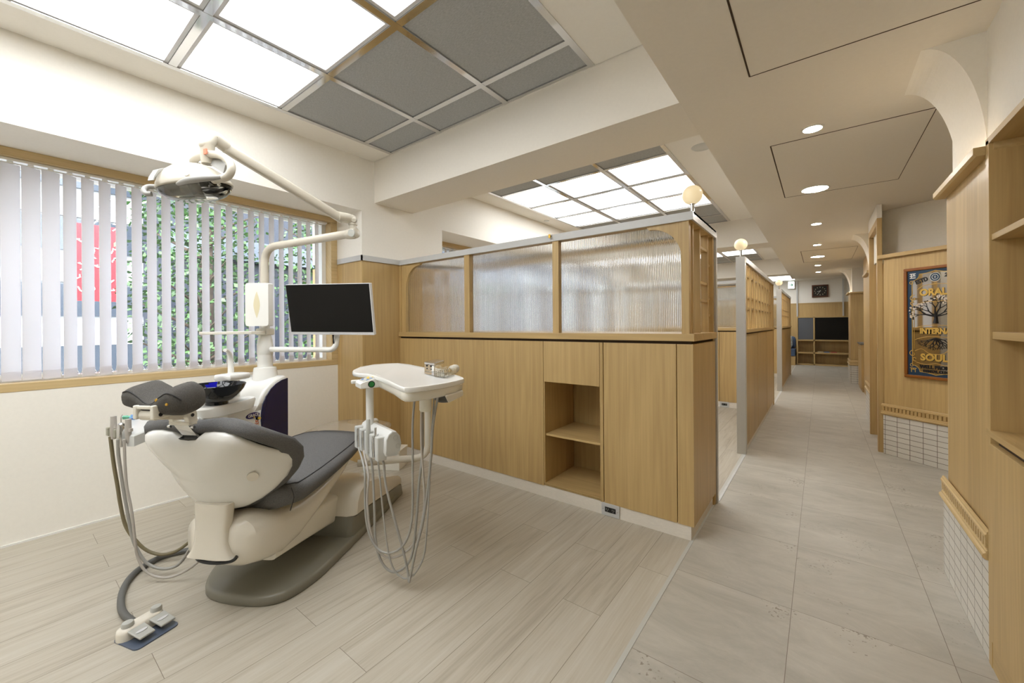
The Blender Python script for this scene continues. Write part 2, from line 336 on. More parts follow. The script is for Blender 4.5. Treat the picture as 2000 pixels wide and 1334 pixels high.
# bay ceilings with rectangular openings for the panel grids
grids = [(-2.2, 2.172), (2.63, 6.68), (7.14, 11.19)]
GX0, GX1 = -3.012, -1.047
cm = MB()
for a, b in grids:
    cm.box(XP-.02, GX0, a, b, ZC, 2.9); cm.box(GX1, XS+.02, a, b, ZC, 2.9)
cm.box(GX0, GX1, 2.172, 2.18, ZC, 2.9); cm.box(GX0, GX1, 6.68, 6.69, ZC, 2.9)
cm.box(XP-.02, XS+.02, 11.64, 12.6, ZC, 2.9); cm.box(-4.2, 3.2, 12.6, 15.3, 2.575, 2.9)
cm.box(GX0, GX1, -2.2, 11.2, 2.84, 2.9)
struct('ceiling', cm, 'ceil', 'cream treatment bay ceiling around the panel grids')
struct('ceiling', B(XS, 3.2, -2.2, 12.6, ZS, 2.9), 'beampaint', 'lowered corridor ceiling soffit')
gr = MB()
def groove(x0, x1, y0, y1): gr.box(min(x0, x1), max(x0, x1), min(y0, y1), max(y0, y1), ZS-.0015, ZS+.002)
q = .0035
for (x0, x1, y0, y1) in ((-.254, 1.2, 1.0, 2.155), (-.249, .50, 3.08, 4.42), (-.24, .45, 7.86, 9.33)):
    groove(x0-q, x0+q, y0, y1); groove(x1-q*.5, x1+q*.5, y0, y1); groove(x0, x1, y0-q, y0+q); groove(x0, x1, y1-q*.6, y1+q*.6)
struct('trim_3', gr, 'gap', 'dark joints around the flush access panels of the corridor ceiling')

# ------------------------------------------------------------------ ceiling panel grids
cols = [(-3.012, -2.372, 'window side'), (-2.372, -1.70, 'middle'), (-1.70, -1.047, 'corridor side')]
GN = [17]
def grid(rows, ys, where, gname):
    """rows: list of (y0, y1, kind, row phrase)"""
    fr = MB(); t = .019
    for x in (-3.0, -2.372, -1.70, -1.059): fr.box(x-t, x+t, ys[0], ys[1], ZC-.004, ZC+.03)
    for y in sorted({r[0] for r in rows} | {r[1] for r in rows}): fr.box(GX0+.004, GX1-.004, max(ys[0], y-t), min(ys[1], y+t), ZC-.003, ZC+.03)
    GN[0] += 1; struct('trim_%d' % GN[0], fr, 'chrome', 'polished metal frame holding the panels of the '+where)
    for (y0, y1, kind, ph) in rows:
        for (x0, x1, cph) in cols:
            m = B(x0+.02, x1-.02, y0+.02, y1-.02, ZC+.006, ZC+.022)
            if kind == 'L':
                t_ = thing('ceiling_light_panel', 'glowing white light panel, %s, %s, %s' % (where, cph, ph), 'ceiling light', ((x0+x1)/2, (y0+y1)/2, ZC), 0, gname+' light panels')
                part('diffuser', B(x0+.04, x1-.04, y0+.04, y1-.04, ZC+.010, ZC+.022), 'panel', t_)
                rm = MB()
                for bx in ((x0+.02, x1-.02, y0+.02, y0+.0395), (x0+.02, x1-.02, y1-.0395, y1-.02), (x0+.02, x0+.0395, y0+.0395, y1-.0395), (x1-.0395, x1-.02, y0+.0395, y1-.0395)): rm.box(*bx, ZC+.004, ZC+.022)
                part('rim', rm, 'silver', t_)
            else: tag(m.build('acoustic_ceiling_panel', 'acoustic'), '%s grey fabric panel, %s, %s, %s' % ('narrow' if y1-y0 < .5 else 'square', where, cph, ph), 'ceiling panel', gname+' grey panels')
rows1 = [(1.905, 2.164, 'D', 'against the beam'), (1.262, 1.905, 'D', 'next to the lights'), (.648, 1.262, 'L', 'row touching the grey panels'), (.022, .648, 'L', 'second row from the grey panels'), (-.604, .022, 'L', 'third row from the grey panels'), (-1.3, -.604, 'L', 'unseen row added for fill light'), (-2.19, -1.3, 'D', 'at the back wall')]  # last light row is added out of view to brighten floor and corridor
grid(rows1, (-2.195, 2.164), 'near ceiling grid', 'near ceiling grid')
def rowsn(d): return [(2.64+d, 3.06+d, 'D', 'behind the beam'), (3.06+d, 3.70+d, 'D', 'near side of lights'), (3.70+d, 4.32+d, 'L', 'nearest row'), (4.32+d, 4.95+d, 'L', 'centre row'), (4.95+d, 5.58+d, 'L', 'farthest row'), (5.58+d, 6.20+d, 'D', 'beyond the lights'), (6.20+d, 6.672+d, 'D', 'at the far edge')]
grid(rowsn(0), (2.64, 6.672), 'second bay grid', 'second bay grid')
grid(rowsn(4.51), (7.15, 11.182), 'third bay grid', 'third bay grid')
o = B(-1.7, -.6, 13.2, 14.6, 2.56, 2.574).build('ceiling_light_panel', 'panel'); tag(o, 'glowing white light panel over the far waiting area', 'ceiling light')

# ------------------------------------------------------------------ windows, blinds
def window(n, y0, y1, label):
    fr = MB(); xo, xi = XW-.10, XW+.003
    fr.box(xo, xi, y0, y1, .885, .935); fr.box(xo, xi, y0, y1, 2.253, 2.303); fr.box(xo, xi, y1-.062, y1, .935, 2.253); fr.box(xo, xi, y0, y0+.062, .935, 2.253)
    o = struct('window_%d' % n, fr, 'oakframe', label, bevel=.003)
    al = MB(); xa, xb = XW-.19, XW-.10
    al.box(xa, xb, y0+.0, y1, .90, .955); al.box(xa, xb, y0, y1, 2.235, 2.29); al.box(xa, xb, y1-.1, y1, .955, 2.235); al.box(xa, xb, y0, y0+.1, .955, 2.235)
    a = al.build('window_frame', 'white', o)
    B(XW-.16, XW-.154, y0+.08, y1-.08, .95, 2.24).build('window_pane', 'glass', o)
    mid = MB()
    mid.box(xa+.01, xb-.02, (y0+y1)/2-.03-.9, (y0+y1)/2+.03-.9, .955, 2.235)
    if n > 1: mid.build('window_mullion', 'white', o)
def blind(name, label, ys, ang, n):
    b = thing(name, label, 'window blind', (XW-.05, ys[0], .94), 0, 'vertical blinds')
    part('head_rail', B(XW-.075, XW-.03, ys[0], ys[1], 2.236, 2.251), 'white', b)
    y = ys[0]+.035; i = 0
    chain = MB()
    while y < ys[1]-.03:
        a = math.radians(ang(i)); wd = .04
        dx, dy = -math.sin(a)*wd, math.cos(a)*wd; nx, ny = math.cos(a)*.0008, math.sin(a)*.0008; xc = XW-.052
        s = MB(); z0, z1 = .955, 2.222
        sec = lambda z, k=1.: [Vector((xc-dx*k-nx, y-dy*k-ny, z)), Vector((xc+dx*k-nx, y+dy*k-ny, z)), Vector((xc+dx*k+nx, y+dy*k+ny, z)), Vector((xc-dx*k+nx, y-dy*k+ny, z))]
        s.loft([sec(z0), sec(z1)])
        o = part('slat', s, 'slat', b)
        wt = MB(); tk = 3.2
        ws = lambda z: [Vector((xc-dx*.99-nx*tk, y-dy*.99-ny*tk, z)), Vector((xc+dx*.99-nx*tk, y+dy*.99-ny*tk, z)), Vector((xc+dx*.99+nx*tk, y+dy*.99+ny*tk, z)), Vector((xc-dx*.99+nx*tk, y-dy*.99+ny*tk, z))]
        wt.loft([ws(.946), ws(1.0)]); wt.build('slat_weight', 'slat', o)
        cl = MB(); cl.box(xc-.006, xc+.006, y-.012, y+.012, 2.222, 2.238); cl.build('slat_clip', 'white', o)
        p0 = Vector((xc+dx, y+dy, .985)); p1 = Vector((xc-dx, y-dy+.0785, .985))
        if y+.0785 < ys[1]-.03:
            chain.tube([p0, (p0+p1)/2-Vector((0, 0, .03)), p1], .0016, 4)
        y += .0785; i += 1
    part('bead_chain', chain, 'white', b)
window(1, -2.2, 2.047, 'wide near window with oak frame and sill')
blind('vertical_blind', 'white vertical slat blind half open across the wide near window', (-1.85, 1.965), lambda i: 20 if i < 27 else 40, 25)
for k, (a, b) in enumerate(bays[1:]):
    window(k+2, a, b, ('second', 'third')[k]+' bay window with oak frame behind the partition')
    blind('vertical_blind', 'white vertical slat blind of the '+('second', 'third')[k]+' bay window', (a+.07, b-.07), lambda i: 30, 40)

# ------------------------------------------------------------------ right hand side: tiled column, cornices, arches, bookcase
def mould(mb, p0, p1, out, prof):
    """prof: (outwards, z) polygon swept from p0 to p1"""
    p0, p1, out = Vector((*p0, 0)), Vector((*p1, 0)), Vector((*out, 0))
    mb.loft([[p+out*a+Vector((0, 0, z)) for a, z in prof] for p in (p0, p1)])
CORN = [(0, 1.868), (.034, 1.868), (.042, 1.876), (.042, 1.9), (0, 1.9)]
BASE_TOP = [(0, .452), (.011, .452), (.014, .456), (.014, .464), (.009, .468), (.009, .474), (.005, .48), (0, .48)]
BASE_LOW = [(0, .372), (.012, .373), (.019, .379), (.021, .387), (.018, .394), (.011, .398), (.011, .404), (.007, .408), (.007, .415), (0, .415)]
def dado(p0, p1, out, parent=None):
    m = MB(); mould(m, p0, p1, out, BASE_TOP); mould(m, p0, p1, out, BASE_LOW)
    a, b, o_ = Vector((*p0, 0)), Vector((*p1, 0)), Vector((*out, 0)); L = (b-a).length; d = (b-a)/L
    mould(m, p0, p1, out, [(0, .415), (.001, .415), (.001, .452), (0, .452)])
    n = int(L/.029)
    for i in range(n):
        c = a+d*(i+.5)*L/n
        m.prism([c-d*.0085+Vector((0, 0, .416)), c+d*.0085+Vector((0, 0, .416)), c+d*.0085+Vector((0, 0, .452)), c-d*.0085+Vector((0, 0, .452))], o_*.011)
    return m
def arch(y0, y1, x0=.343, x1=.527, zb=1.9):
    pts = [(x0+(x1-x0)*math.sin(PI/2*k/20), 0, zb+(ZS-zb)*math.cos(PI/2*k/20)) for k in range(21)]
    poly = [Vector((p[0], y0, p[2])) for p in pts]+[Vector((x1+.02, y0, zb)), Vector((x1+.02, y0, ZS+.02)), Vector((x0, y0, ZS+.02))]
    return MB().prism(poly, (0, y1-y0, 0))
def column(k, y0, y1, ya, yb, xt=.487, wd=.7):
    w_ = ('near', 'middle', 'far')[k]
    m = MB(); m.box(xt+.01, xt+wd, y0+.0, y1-.045, .37, 1.9)
    struct('wall_right', m, 'oak', 'oak panelled %s column of the right hand wall' % w_, bevel=.002)
    struct('wall_right', B(xt, xt+wd, y0, y1, -.05, .372), 'tilex', 'white tiled foot of the %s right hand column' % w_)
    struct('wall_right', B(.527, xt+wd, y0, y1, 1.9, ZS+.02), 'paint', 'cream upper part of the %s right hand column' % w_)
    t = MB(); mould(t, (xt+.01, y0), (xt+.01, y1-.02), (-1, 0), CORN); mould(t, (xt+.01, y0-.0), (xt+wd, y0-.0), (0, -1), CORN)
    struct('trim_%d' % (4+3*k), t, 'oakedge', 'oak cornice ledge of the %s column' % w_)
    d = dado((xt+.004, y0), (xt+.004, y1-.0), (-1, 0)); d.v += []
    if k: 
        e = dado((xt, y0), (xt+wd, y0), (0, -1)); d.add(e.v, e.f)
    struct('trim_%d' % (5+3*k), d, 'oakedge', 'oak dentil moulding above the tiles of the %s column' % w_)
    struct('trim_%d' % (6+3*k), arch(ya, yb), 'paint', 'cream arched bracket above the %s column' % w_)
    s = B(xt-.004, xt+.004, y0+.02, y1-.06, 1.9, 1.905); tag(s.build('led_strip', 'strip'), 'warm light strip lying on the cornice of the %s column' % w_, 'light')
column(0, 2.236, 2.925, 2.40, 2.82)
column(1, 6.55, 7.25, 7.18-.35, 7.6-.35)
column(2, 10.9, 11.7, 11.2, 11.62)
struct('wall_right', B(.523, 1.3, -2.2, 2.2365, 1.915, ZS+.02), 'paint', 'cream wall above the bookcase')
# angled wall with the framed mirror
PA = (.47, 5.237); PANG = -math.atan2(.649, .760)
fr = Matrix.Translation((PA[0], PA[1], 0)) @ Matrix.Rotation(PANG, 4, 'Z')
def angled(name, mb, mat, label):
    o = mb.build(name, mat); o.matrix_basis = fr; o['kind'] = 'structure'; o['label'] = label; return o
angled('wall_angled', B(.02, 1.7, 0, .12, .37, 1.88), 'oak', 'angled oak panel wall carrying the framed mirror')
angled('wall_angled', B(.015, 1.7, -.01, .12, -.05, .374), 'tiled', 'white tiled foot of the angled wall')
t = MB(); t.box(-.012, 1.7, -.035, .3, 1.868, 1.902)
angled('trim_13', t, 'oakx', 'oak ledge on top of the angled wall')
e = dado((.0, -.002), (1.7, -.002), (0, -1)); angled('trim_14', e, 'oakx', 'oak dentil moulding of the angled wall')
u = MB(); u.prism([(.478, 5.29, 1.9), (.50, 5.60, 1.9), (2.2, 4.54, 1.9), (2.2, 6.0, 1.9), (.478, 6.0, 1.9)], (0, 0, .52)); struct('wall_right', u, 'paint', 'cream wall set back above the angled panelling')
# doorway
dd = MB(); dd.box(.44, .478, 5.25, 5.315, 0, 2.27); dd.box(.44, .478, 5.315, 6.1, 2.205, 2.27); dd.box(.44, .6, 6.04, 6.1, 0, 2.205)
d1 = struct('door_1', dd, 'oak', 'oak door frame in the right hand wall', bevel=.002)
B(.56, .60, 5.62, 6.04, 0, 2.205).build('door_panel', 'oak', d1)
struct('wall_right', B(.5, 1.2, 6.1, 6.56, 0, ZS), 'paint', 'cream wall between the door frame and the middle column')
struct('wall_right', B(.62, 1.3, 5.64, 6.1, 0, ZS), 'paint', 'cream wall behind the door frame')
struct('wall_right', B(.44, .478, 5.25, 6.1, 2.27, ZS), 'paint', 'cream wall above the door frame')
struct('wall_right', B(.62, 1.0, 7.25, 9.6, 0, ZS), 'oak', 'oak wall beyond the middle column')
# bookcase
bc = thing('bookcase', 'tall oak open bookcase at the right edge with fixed shelves', 'bookcase', (.487, 1.6, 0))
X0, X1, Y0, Y1 = .485, .86, .7, 2.232
part('side_panel', B(X0, X1, Y1-.032, Y1, 0, 1.912), 'oak', bc, bevel=.001)
part('side_panel', B(X0, X1, Y0, Y0+.032, 0, 1.912), 'oak', bc)
part('back_panel', B(X1, X1+.018, Y0, Y1, 0, 1.912), 'oakd', bc)
part('top_board', B(X0, X1+.018, Y0, Y1+.001, 1.897, 1.919), 'oaky', bc)
part('shelf', B(X0+.006, X1, Y0+.032, Y1-.033, 1.546, 1.567), 'oaky', bc, bevel=.001)
part('shelf', B(X0+.006, X1, Y0+.032, Y1-.033, 1.19, 1.216), 'oaky', bc, bevel=.001)
part('counter_board', B(X0-.004, X1, Y0, Y1-.001, .838, .86), 'oaky', bc)
part('shadow_gap', B(X0+.02, X1, Y0+.032, Y1-.033, .81, .838), 'gap', bc)
part('drawer_front', B(X0-.002, X0+.018, Y0+.01, Y1-.03, .10, .812), 'oak', bc, bevel=.001)
part('plinth', B(X0+.002, X1, Y0, Y1-.001, 0, .10), 'oaky', bc)
pins = MB()
for z in (1.47, 1.245, 1.143):
    pins.cyl((X0+.12, Y1-.031, z), (X0+.12, Y1-.036, z), .006, n=12)
part('shelf_pin', pins, 'chrome', bc)

# ------------------------------------------------------------------ corridor ceiling lights, speakers
for i, (y, r, ph) in enumerate(((2.958, .045, 'small round downlight nearest in the corridor ceiling'), (4.293, .09, 'largest round downlight in front of the doorway'), (5.80, .045, 'third downlight along the corridor ceiling'), (7.35, .045, 'fourth downlight along the corridor ceiling'), (8.647, .09, 'large round downlight far down the corridor'), (9.94, .045, 'small downlight just past the far large one'), (11.23, .045, 'farthest small downlight at the corridor end'))):
    d = thing('downlight', ph, 'downlight', (-.03, y, ZS), 0, 'corridor downlights')
    part('trim_ring', MB().lathe([(r, 0), (r+.012, 0), (r+.013, -.003), (r+.001, -.005), (r, 0)], (-.03, y, ZS), n=32), 'white', d, smooth=True)
    part('diffuser', MB().lathe([(0, -.002), (r, -.002), (r, -.0005), (0, -.0005)], (-.03, y, ZS), n=32), 'disc', d)
for (x, y, z, r, lab) in ((-.80, 3.74, ZC, .085, 'round white speaker grille in the second bay ceiling'), (.51, 11.25, ZS, .1, 'round grey vent in the far corridor ceiling'), (-.66, 6.0, ZC, .05, 'small round detector in the second bay ceiling'), (-3.16, 4.95, ZC, .04, 'small sprinkler rosette near the second bay window')):
    o = MB().lathe([(0, -.006), (r*.9, -.006), (r, 0), (r, .002)], (x, y, z), n=32).build('speaker_grille' if r > .06 else 'ceiling_sensor', 'pale', smooth=True); tag(o, lab, 'ceiling fitting')

# ================================================================== PARTITIONS
def reeded(x0, x1, z0, z1, yc, pitch=.0105, cut=None):
    """glass sheet, ribbed on the viewer's side, flat behind; cut(x) gives the top edge"""
    n = max(1, int((x1-x0)/pitch)); m = MB(); seg = 6; rows = []
    for i in range(n*seg+1):
        x = x0+(x1-x0)*i/(n*seg); ph = (i % seg)/seg
        d = .0021*math.sin(PI*ph)**.9 if 0 < ph < 1 else 0
        zt = cut(x) if cut else z1
        rows.append([Vector((x, yc-.003-d, z0)), Vector((x, yc+.003, z0)), Vector((x, yc+.003, zt)), Vector((x, yc-.003-d, zt))])
    m.loft(rows); return m
def partition(y0, xl, xr, label, full=True, grp='partition cabinets'):
    D = .63; t = thing('partition_cabinet', label, 'partition', ((xl+xr)/2, y0, 0), 0, grp)
    kx = xr-.018
    part('plinth', B(xl, kx, y0+.006, y0+D, 0, .086), 'kick', t)
    nx0, nx1 = xr-1.018, xr-.58
    c = MB(); c.box(xl, nx0-.006, y0+.02, y0+D-.02, .084, 1.136); c.box(nx1+.024, xr-.004, y0+.02, y0+D-.02, .084, 1.136)
    c.box(nx0-.006, nx1+.024, y0+.44, y0+D-.02, .084, 1.136); c.box(nx0-.006, nx1+.024, y0+.02, y0+.44, .842, 1.136); c.box(nx0-.006, nx1+.024, y0+.006, y0+.44, .084, .103)
    part('carcass', c, 'oakd', t)
    n = MB(); n.box(nx0-.006, nx0+.002, y0+.004, y0+.43, .1, .842); n.box(nx1, nx1+.022, y0, y0+.43, .084, 1.135)
    part('stile', n, 'oak', t)
    part('niche_floor', B(nx0-.004, nx1, y0+.002, y0+.44, .1, .105), 'oakx', t)
    part('shelf', B(nx0+.002, nx1, y0+.02, y0+.44, .446, .462), 'oakx', t, bevel=.001)
    part('front_panel', B(xl+.002, nx0-.008, y0, y0+.02, .084, 1.135), 'oak', t, bevel=.0008)
    part('flap_door', B(nx0-.004, nx1-.003, y0, y0+.02, .842, 1.135), 'oak', t, bevel=.0008)
    part('cabinet_door', B(nx1+.028, xr-.094, y0, y0+.02, .084, 1.135), 'oak', t, bevel=.0008)
    part('end_panel', B(xr-.089, xr, y0, y0+.02, .084, 1.135).box(xr-.006, xr, y0+.02, y0+D-.03, .084, 1.135), 'oak', t)
    part('shadow_gap', B(xl, xr-.012, y0+.014, y0+D-.03, 1.13, 1.155), 'gap', t)
    part('ledge', B(xl, xr+.01, y0-.014, y0+D-.01, 1.153, 1.196), 'oakx', t, bevel=.0015)
    zt, yg = 1.852, y0+.026
    # top: steel clad fascia over an oak board
    tb_ = B(xl, xr-.006, y0+.005, y0+.07, zt, zt+.02).box(xl, xr-.006, y0+D-.07, y0+D-.005, zt, zt+.02).box(xr-.075, xr-.006, y0+.07, y0+D-.07, zt, zt+.02); part('top_board', tb_, 'oakx', t)
    s = MB(); s.box(xl+.0, xr+.006, y0-.006, y0+.006, zt, 1.9); s.box(xr-.006, xr+.006, y0+.006, y0+D, zt, 1.9); s.box(xl, xr+.006, y0+.006, y0+.07, 1.888, 1.9); s.box(xl, xr+.006, y0+D-.07, y0+D, 1.888, 1.9); s.box(xr-.075, xr+.006, y0+.07, y0+D-.07, 1.888, 1.9); s.box(xl, xr, y0+D-.01, y0+D, zt, 1.89)
    part('steel_cap', s, 'steel', t, label='brushed steel top rail')
    mull = [(xl, xl+.02), (nx0-.805, nx0-.745), (nx0+.075, nx0+.125), (xr-.062, xr-.02)]
    for a, b in mull[1:3]: part('mullion', B(a, b, y0+.004, y0+.05, 1.196, zt), 'oak', t)
    part('post', B(xr-.062, xr-.02, y0+.004, y0+.05, 1.196, zt), 'oak', t)
    part('post', B(xl, xl+.085, y0+.012, y0+.05, 1.196, zt).box(xl, xl+.02, y0, y0+.05, 1.196, zt), 'oak', t)
    # rounded corner brackets
    R = .19; gx = xr-.062; poly = [Vector((gx, y0+.008, zt)), Vector((gx, y0+.008, zt-R-.02))]+[Vector((gx-R+R*math.cos(PI/2*k/16), y0+.008, zt-.022-R+R*math.sin(PI/2*k/16))) for k in range(17)]+[Vector((gx-R-.02, y0+.008, zt))]
    part('corner_bracket', MB().prism(poly, (0, .03, 0)), 'oak', t)
    gl = xl+.085; R2 = .2; poly = [Vector((gl, y0+.016, zt)), Vector((gl-.001, y0+.016, zt-R2-.06))]+[Vector((gl+R2-R2*math.cos(PI/2*k/16), y0+.016, zt-.02-R2+R2*math.sin(PI/2*k/16))) for k in range(17)]+[Vector((gl+R2+.02, y0+.016, zt))]
    part('corner_bracket', MB().prism(poly, (0, .025, 0)), 'oak', t)
    for a, b in ((gl, mull[1][0]), (mull[1][1], mull[2][0]), (mull[2][1], gx)):
        part('reeded_glass', reeded(a, b, 1.196, zt, yg+.018), 'reed', t)
    if full:
        lt = MB()
        xs = xr-.02
        ys = [.10, .275, .50]
        for yy in ys: lt.box(xs-.045, xs-.002, y0+yy, y0+yy+.022, 1.196, zt)
        for z in (1.405, 1.52, 1.745): lt.box(xs-.04, xs-.006, y0+ys[1]+.022, y0+ys[2], z-.008, z+.008); lt.box(xs-.04, xs-.006, y0+ys[2]+.022, y0+.59, z-.1, z-.084)
        part('lattice', lt, 'oak', t)
        part('post', B(xr-.062, xr-.008, y0+.585, y0+D-.004, 0, zt), 'oak', t)
        part('end_stile', B(xr-.03, xr-.004, y0+D-.03, y0+D-.002, 0, 1.135), 'oak', t)
        part('steel_post', B(xr-.075, xr+.006, y0+D, y0+D+.035, 0, 1.9), 'steel', t, bevel=.001)
    return t
p1 = partition(2.453, XP, -.579, 'long oak partition with reeded glass and open niche nearest to the viewer')
hk = MB(); hk.box(-1.535, -1.519, 2.425, 2.433, 1.872, 1.9); hk.box(-1.531, -1.523, 2.433, 2.449, 1.882, 1.892)
o = hk.build('coat_hook', 'brass', bevel=.002); tag(o, 'small brass hook on the steel rail of the near partition', 'hook')
partition(6.72, XP, -.66, 'oak partition with reeded glass and niche at the back of the second bay', full=False)
partition(11.25, XP, -.66, 'oak partition with reeded glass at the back of the third bay', full=False)
def outlet(x, y, lab):
    t = thing('power_outlet', lab, 'power outlet', (x, y, .042), 0, 'power outlets')
    part('cover_plate', B(x-.062, x+.062, y-.004, y+.004, .002, .084), 'steel', t, bevel=.0015)
    part('socket_insert', B(x-.037, x+.037, y-.0065, y, .028, .06), 'black', t, bevel=.001)
    s = MB()
    for cx in (-.02, .02):
        for dx in (-.006, .006): s.box(x+cx+dx-.0012, x+cx+dx+.0012, y-.0075, y-.006, .042, .052)
        s.cyl((x+cx, y-.0075, .036), (x+cx, y-.006, .036), .0022, n=8)
    part('slots', s, 'lightgrey', t)
    sc = MB()
    for cx in (-.05, .05): sc.cyl((x+cx, y-.0055, .043), (x+cx, y-.003, .043), .003, n=10)
    part('screw', sc, 'chrome', t)
outlet(-1.09, 2.455, 'steel double power outlet in the plinth of the near partition')
outlet(-1.15, 6.722, 'steel power outlet in the plinth at the back of the second bay')
def screen_wall(y0, y1, label):
    t = thing('lattice_screen', label, 'partition', (XS-.037, y0, 0), 0, 'lattice screens')
    xa, xb = XS-.066, XS
    part('steel_post', B(xa-.008, xb+.004, y0-.03, y0+.04, 0, 1.9), 'steel', t, bevel=.002, label='brushed steel end post')
    part('steel_cap', B(xa-.004, xb+.006, y0+.04, y1, 1.852, 1.9), 'steel', t)
    part('plinth', B(xa+.01, xb-.012, y0+.04, y1-.06, 0, .055), 'kick', t)
    n = 3; L = (y1-.06-y0-.04)/n
    for i in range(n): part('panel', B(xa, xb-.004, y0+.045+i*L, y0+.04+(i+1)*L-.012, .055, 1.15), 'oak', t, bevel=.001)
    part('shadow_gap', B(xa+.01, xb-.014, y0+.04, y1-.05, .06, 1.17), 'gap', t)
    part('ledge', B(xa-.01, xb+.012, y0+.04, y1, 1.166, 1.2), 'oaky', t, bevel=.001)
    part('post', B(xa, xb, y1-.06, y1-.005, 0, 1.852), 'oak', t)
    lt = MB(); y = y0+.06; i = 0
    while y < y1-.12:
        lt.box(xa+.008, xb-.008, y, y+.03, 1.2, 1.852)
        w = .2 if i % 2 else .12
        if i % 2 and y+w < y1-.06:
            for z in (1.41, 1.52, 1.735): lt.box(xa+.012, xb-.012, y+.03, y+w, z-.009, z+.009)
        y += w; i += 1
    lt.box(xa+.008, xb-.008, y0+.04, y1-.06, 1.84, 1.852)
    part('lattice', lt, 'oak', t)
screen_wall(4.43, 7.42, 'oak lattice screen with steel end post along the corridor, nearer one')
screen_wall(8.98, 11.95, 'oak lattice screen with steel end post far along the corridor')
struct('trim_15', B(XS-.012, XS+.004, 3.13, 4.39, -.01, .004), 'steel', 'steel threshold strip across the second bay entrance')
struct('trim_16', B(XS-.012, XS+.004, 7.43, 8.94, -.01, .004), 'steel', 'steel threshold strip across the third bay entrance')
for (x, y, lab) in ((-.60, 2.55, 'opal globe lamp on the near oak partition'), (-.608, 4.44, 'opal globe lamp on the second steel post'), (-.608, 8.99, 'opal globe lamp on the farthest steel post')):
    t = thing('globe_lamp', lab, 'lamp', (x, y, 1.9), 0, 'globe lamps')
    part('stem', MB().lathe([(.016, 0), (.0105, .002), (.0105, .062), (.017, .064), (.017, .07), (0, .071)], (x, y, 1.9), n=20), 'chrome', t, smooth=True)
    part('globe', MB().sphere((x, y, 2.021), .057, 28), 'globe', t, smooth=True)

# ================================================================== FAR END
tv = thing('media_cabinet', 'oak wall unit with open shelves around the far television', 'cabinet', (.07, 15.0, 0))
ya, yb = 14.98, 15.29
for x in (-.56, -.15, .705): part('upright', B(x-.018, x+.018, ya, yb, 0, 1.46), 'oak', tv)
for z in (.02, .37, .75, 1.45): part('shelf', B(-.54, .69, ya, yb, z-.02, z+.02), 'oakx', tv)
part('back_panel', B(-.56, .71, yb-.012, yb+.008, 0, 1.46), 'oakd', tv)
part('speaker_panel', B(-.53, -.17, ya+.01, ya+.03, .775, 1.425), 'cloth', tv, label='grey cloth panel')
t = thing('television', 'black television in the far oak wall unit', 'television', (.28, 15.0, .77))
part('bezel', B(-.115, .68, ya+.02, ya+.05, .775, 1.425), 'black', t, bevel=.003)
part('screen', B(-.105, .67, ya+.017, ya+.021, .79, 1.415), 'screen', t)
for x, c, w in ((-.07, 'papercream', .13), (.08, 'paperblue', .13), (.24, 'paperred', .14)):
    o = B(x, x+w, ya+.05, ya+.22, .392, .41).build('book', c, bevel=.001); tag(o, {'papercream': 'cream', 'paperblue': 'blue', 'paperred': 'red'}[c]+' book lying on the shelf under the far television', 'book', 'books under the television')
struct('wall_far', B(-3.2, 3.0, 15.28, 15.31, 0, 1.86), 'oak', 'oak panelling of the far wall')
struct('trim_21', B(-3.2, 3.0, 15.265, 15.31, 1.86, 1.885), 'oakx', 'oak ledge capping the far wall panelling')
for x in (-.565, .535):
    o = B(x-.018, x+.018, 15.24, 15.262, 1.47, 2.574).build('steel_strip', 'steel'); tag(o, ('left' if x < 0 else 'right')+' steel strip rising from the far wall unit to the ceiling', 'steel strip', 'steel strips')
ck = thing('wall_clock', 'dark wood framed clock on the far wall', 'clock', (0, 15.28, 2.22))
f_ = MB(); a, b, z0, z1, th = -.2, .195, 2.05, 2.42, .035
for bx in ((a, b, z0, z0+th), (a, b, z1-th, z1), (a, a+th, z0+th, z1-th), (b-th, b, z0+th, z1-th)): f_.box(bx[0], bx[1], 15.245, 15.295, bx[2], bx[3])
part('case', f_, 'clockwood', ck, bevel=.004)
part('dial', B(a+th, b-th, 15.272, 15.295, z0+th, z1-th), 'dial', ck)
mk = MB(); cx, cz = 0, 2.235
for k in range(12):
    an = 2*PI*k/12; rx, rz = .128, .115; mk.box(cx+rx*math.sin(an)-.009, cx+rx*math.sin(an)+.009, 15.27, 15.2725, cz+rz*math.cos(an)-.011, cz+rz*math.cos(an)+.011)
part('hour_mark', mk, 'papercream', ck)
for an, L in ((PI*1.18, .10), (PI*1.42, .075)):
    d = Vector((math.sin(an), 0, math.cos(an))); p = Vector((cx, 15.268, cz)); e = Vector((d.z, 0, -d.x))*.006
    part('hand', MB().prism([p+e-d*.02, p-e-d*.02, p+d*L-e*.5, p+d*L+e*.5], (0, .003, 0)), 'ink', ck)
ex = thing('exit_sign', 'lit exit sign with green arrow on the far wall', 'sign', (-.7, 15.2, 2.45))
part('housing', B(-.80, -.625, 15.20, 15.25, 2.34, 2.57), 'white', ex, bevel=.004)
part('face', B(-.79, -.635, 15.197, 15.201, 2.35, 2.56), 'exit', ex)
ar = MB().prism([(-.765, 15.196, 2.445), (-.705, 15.196, 2.445), (-.715, 15.196, 2.41), (-.69, 15.196, 2.41), (-.655, 15.196, 2.458), (-.69, 15.196, 2.506), (-.715, 15.196, 2.506), (-.705, 15.196, 2.471), (-.765, 15.196, 2.471)], (0, .002, 0))
part('arrow', ar, 'mint', ex)
bn = thing('bench', 'blue upholstered bench left of the far wall unit', 'bench', (-1.5, 15, 0))
part('base', B(-2.6, -.6, 14.75, 15.27, 0, .27), 'oak', bn); part('seat', B(-2.6, -.6, 14.73, 15.27, .27, .49), 'benchblue', bn, bevel=.02)
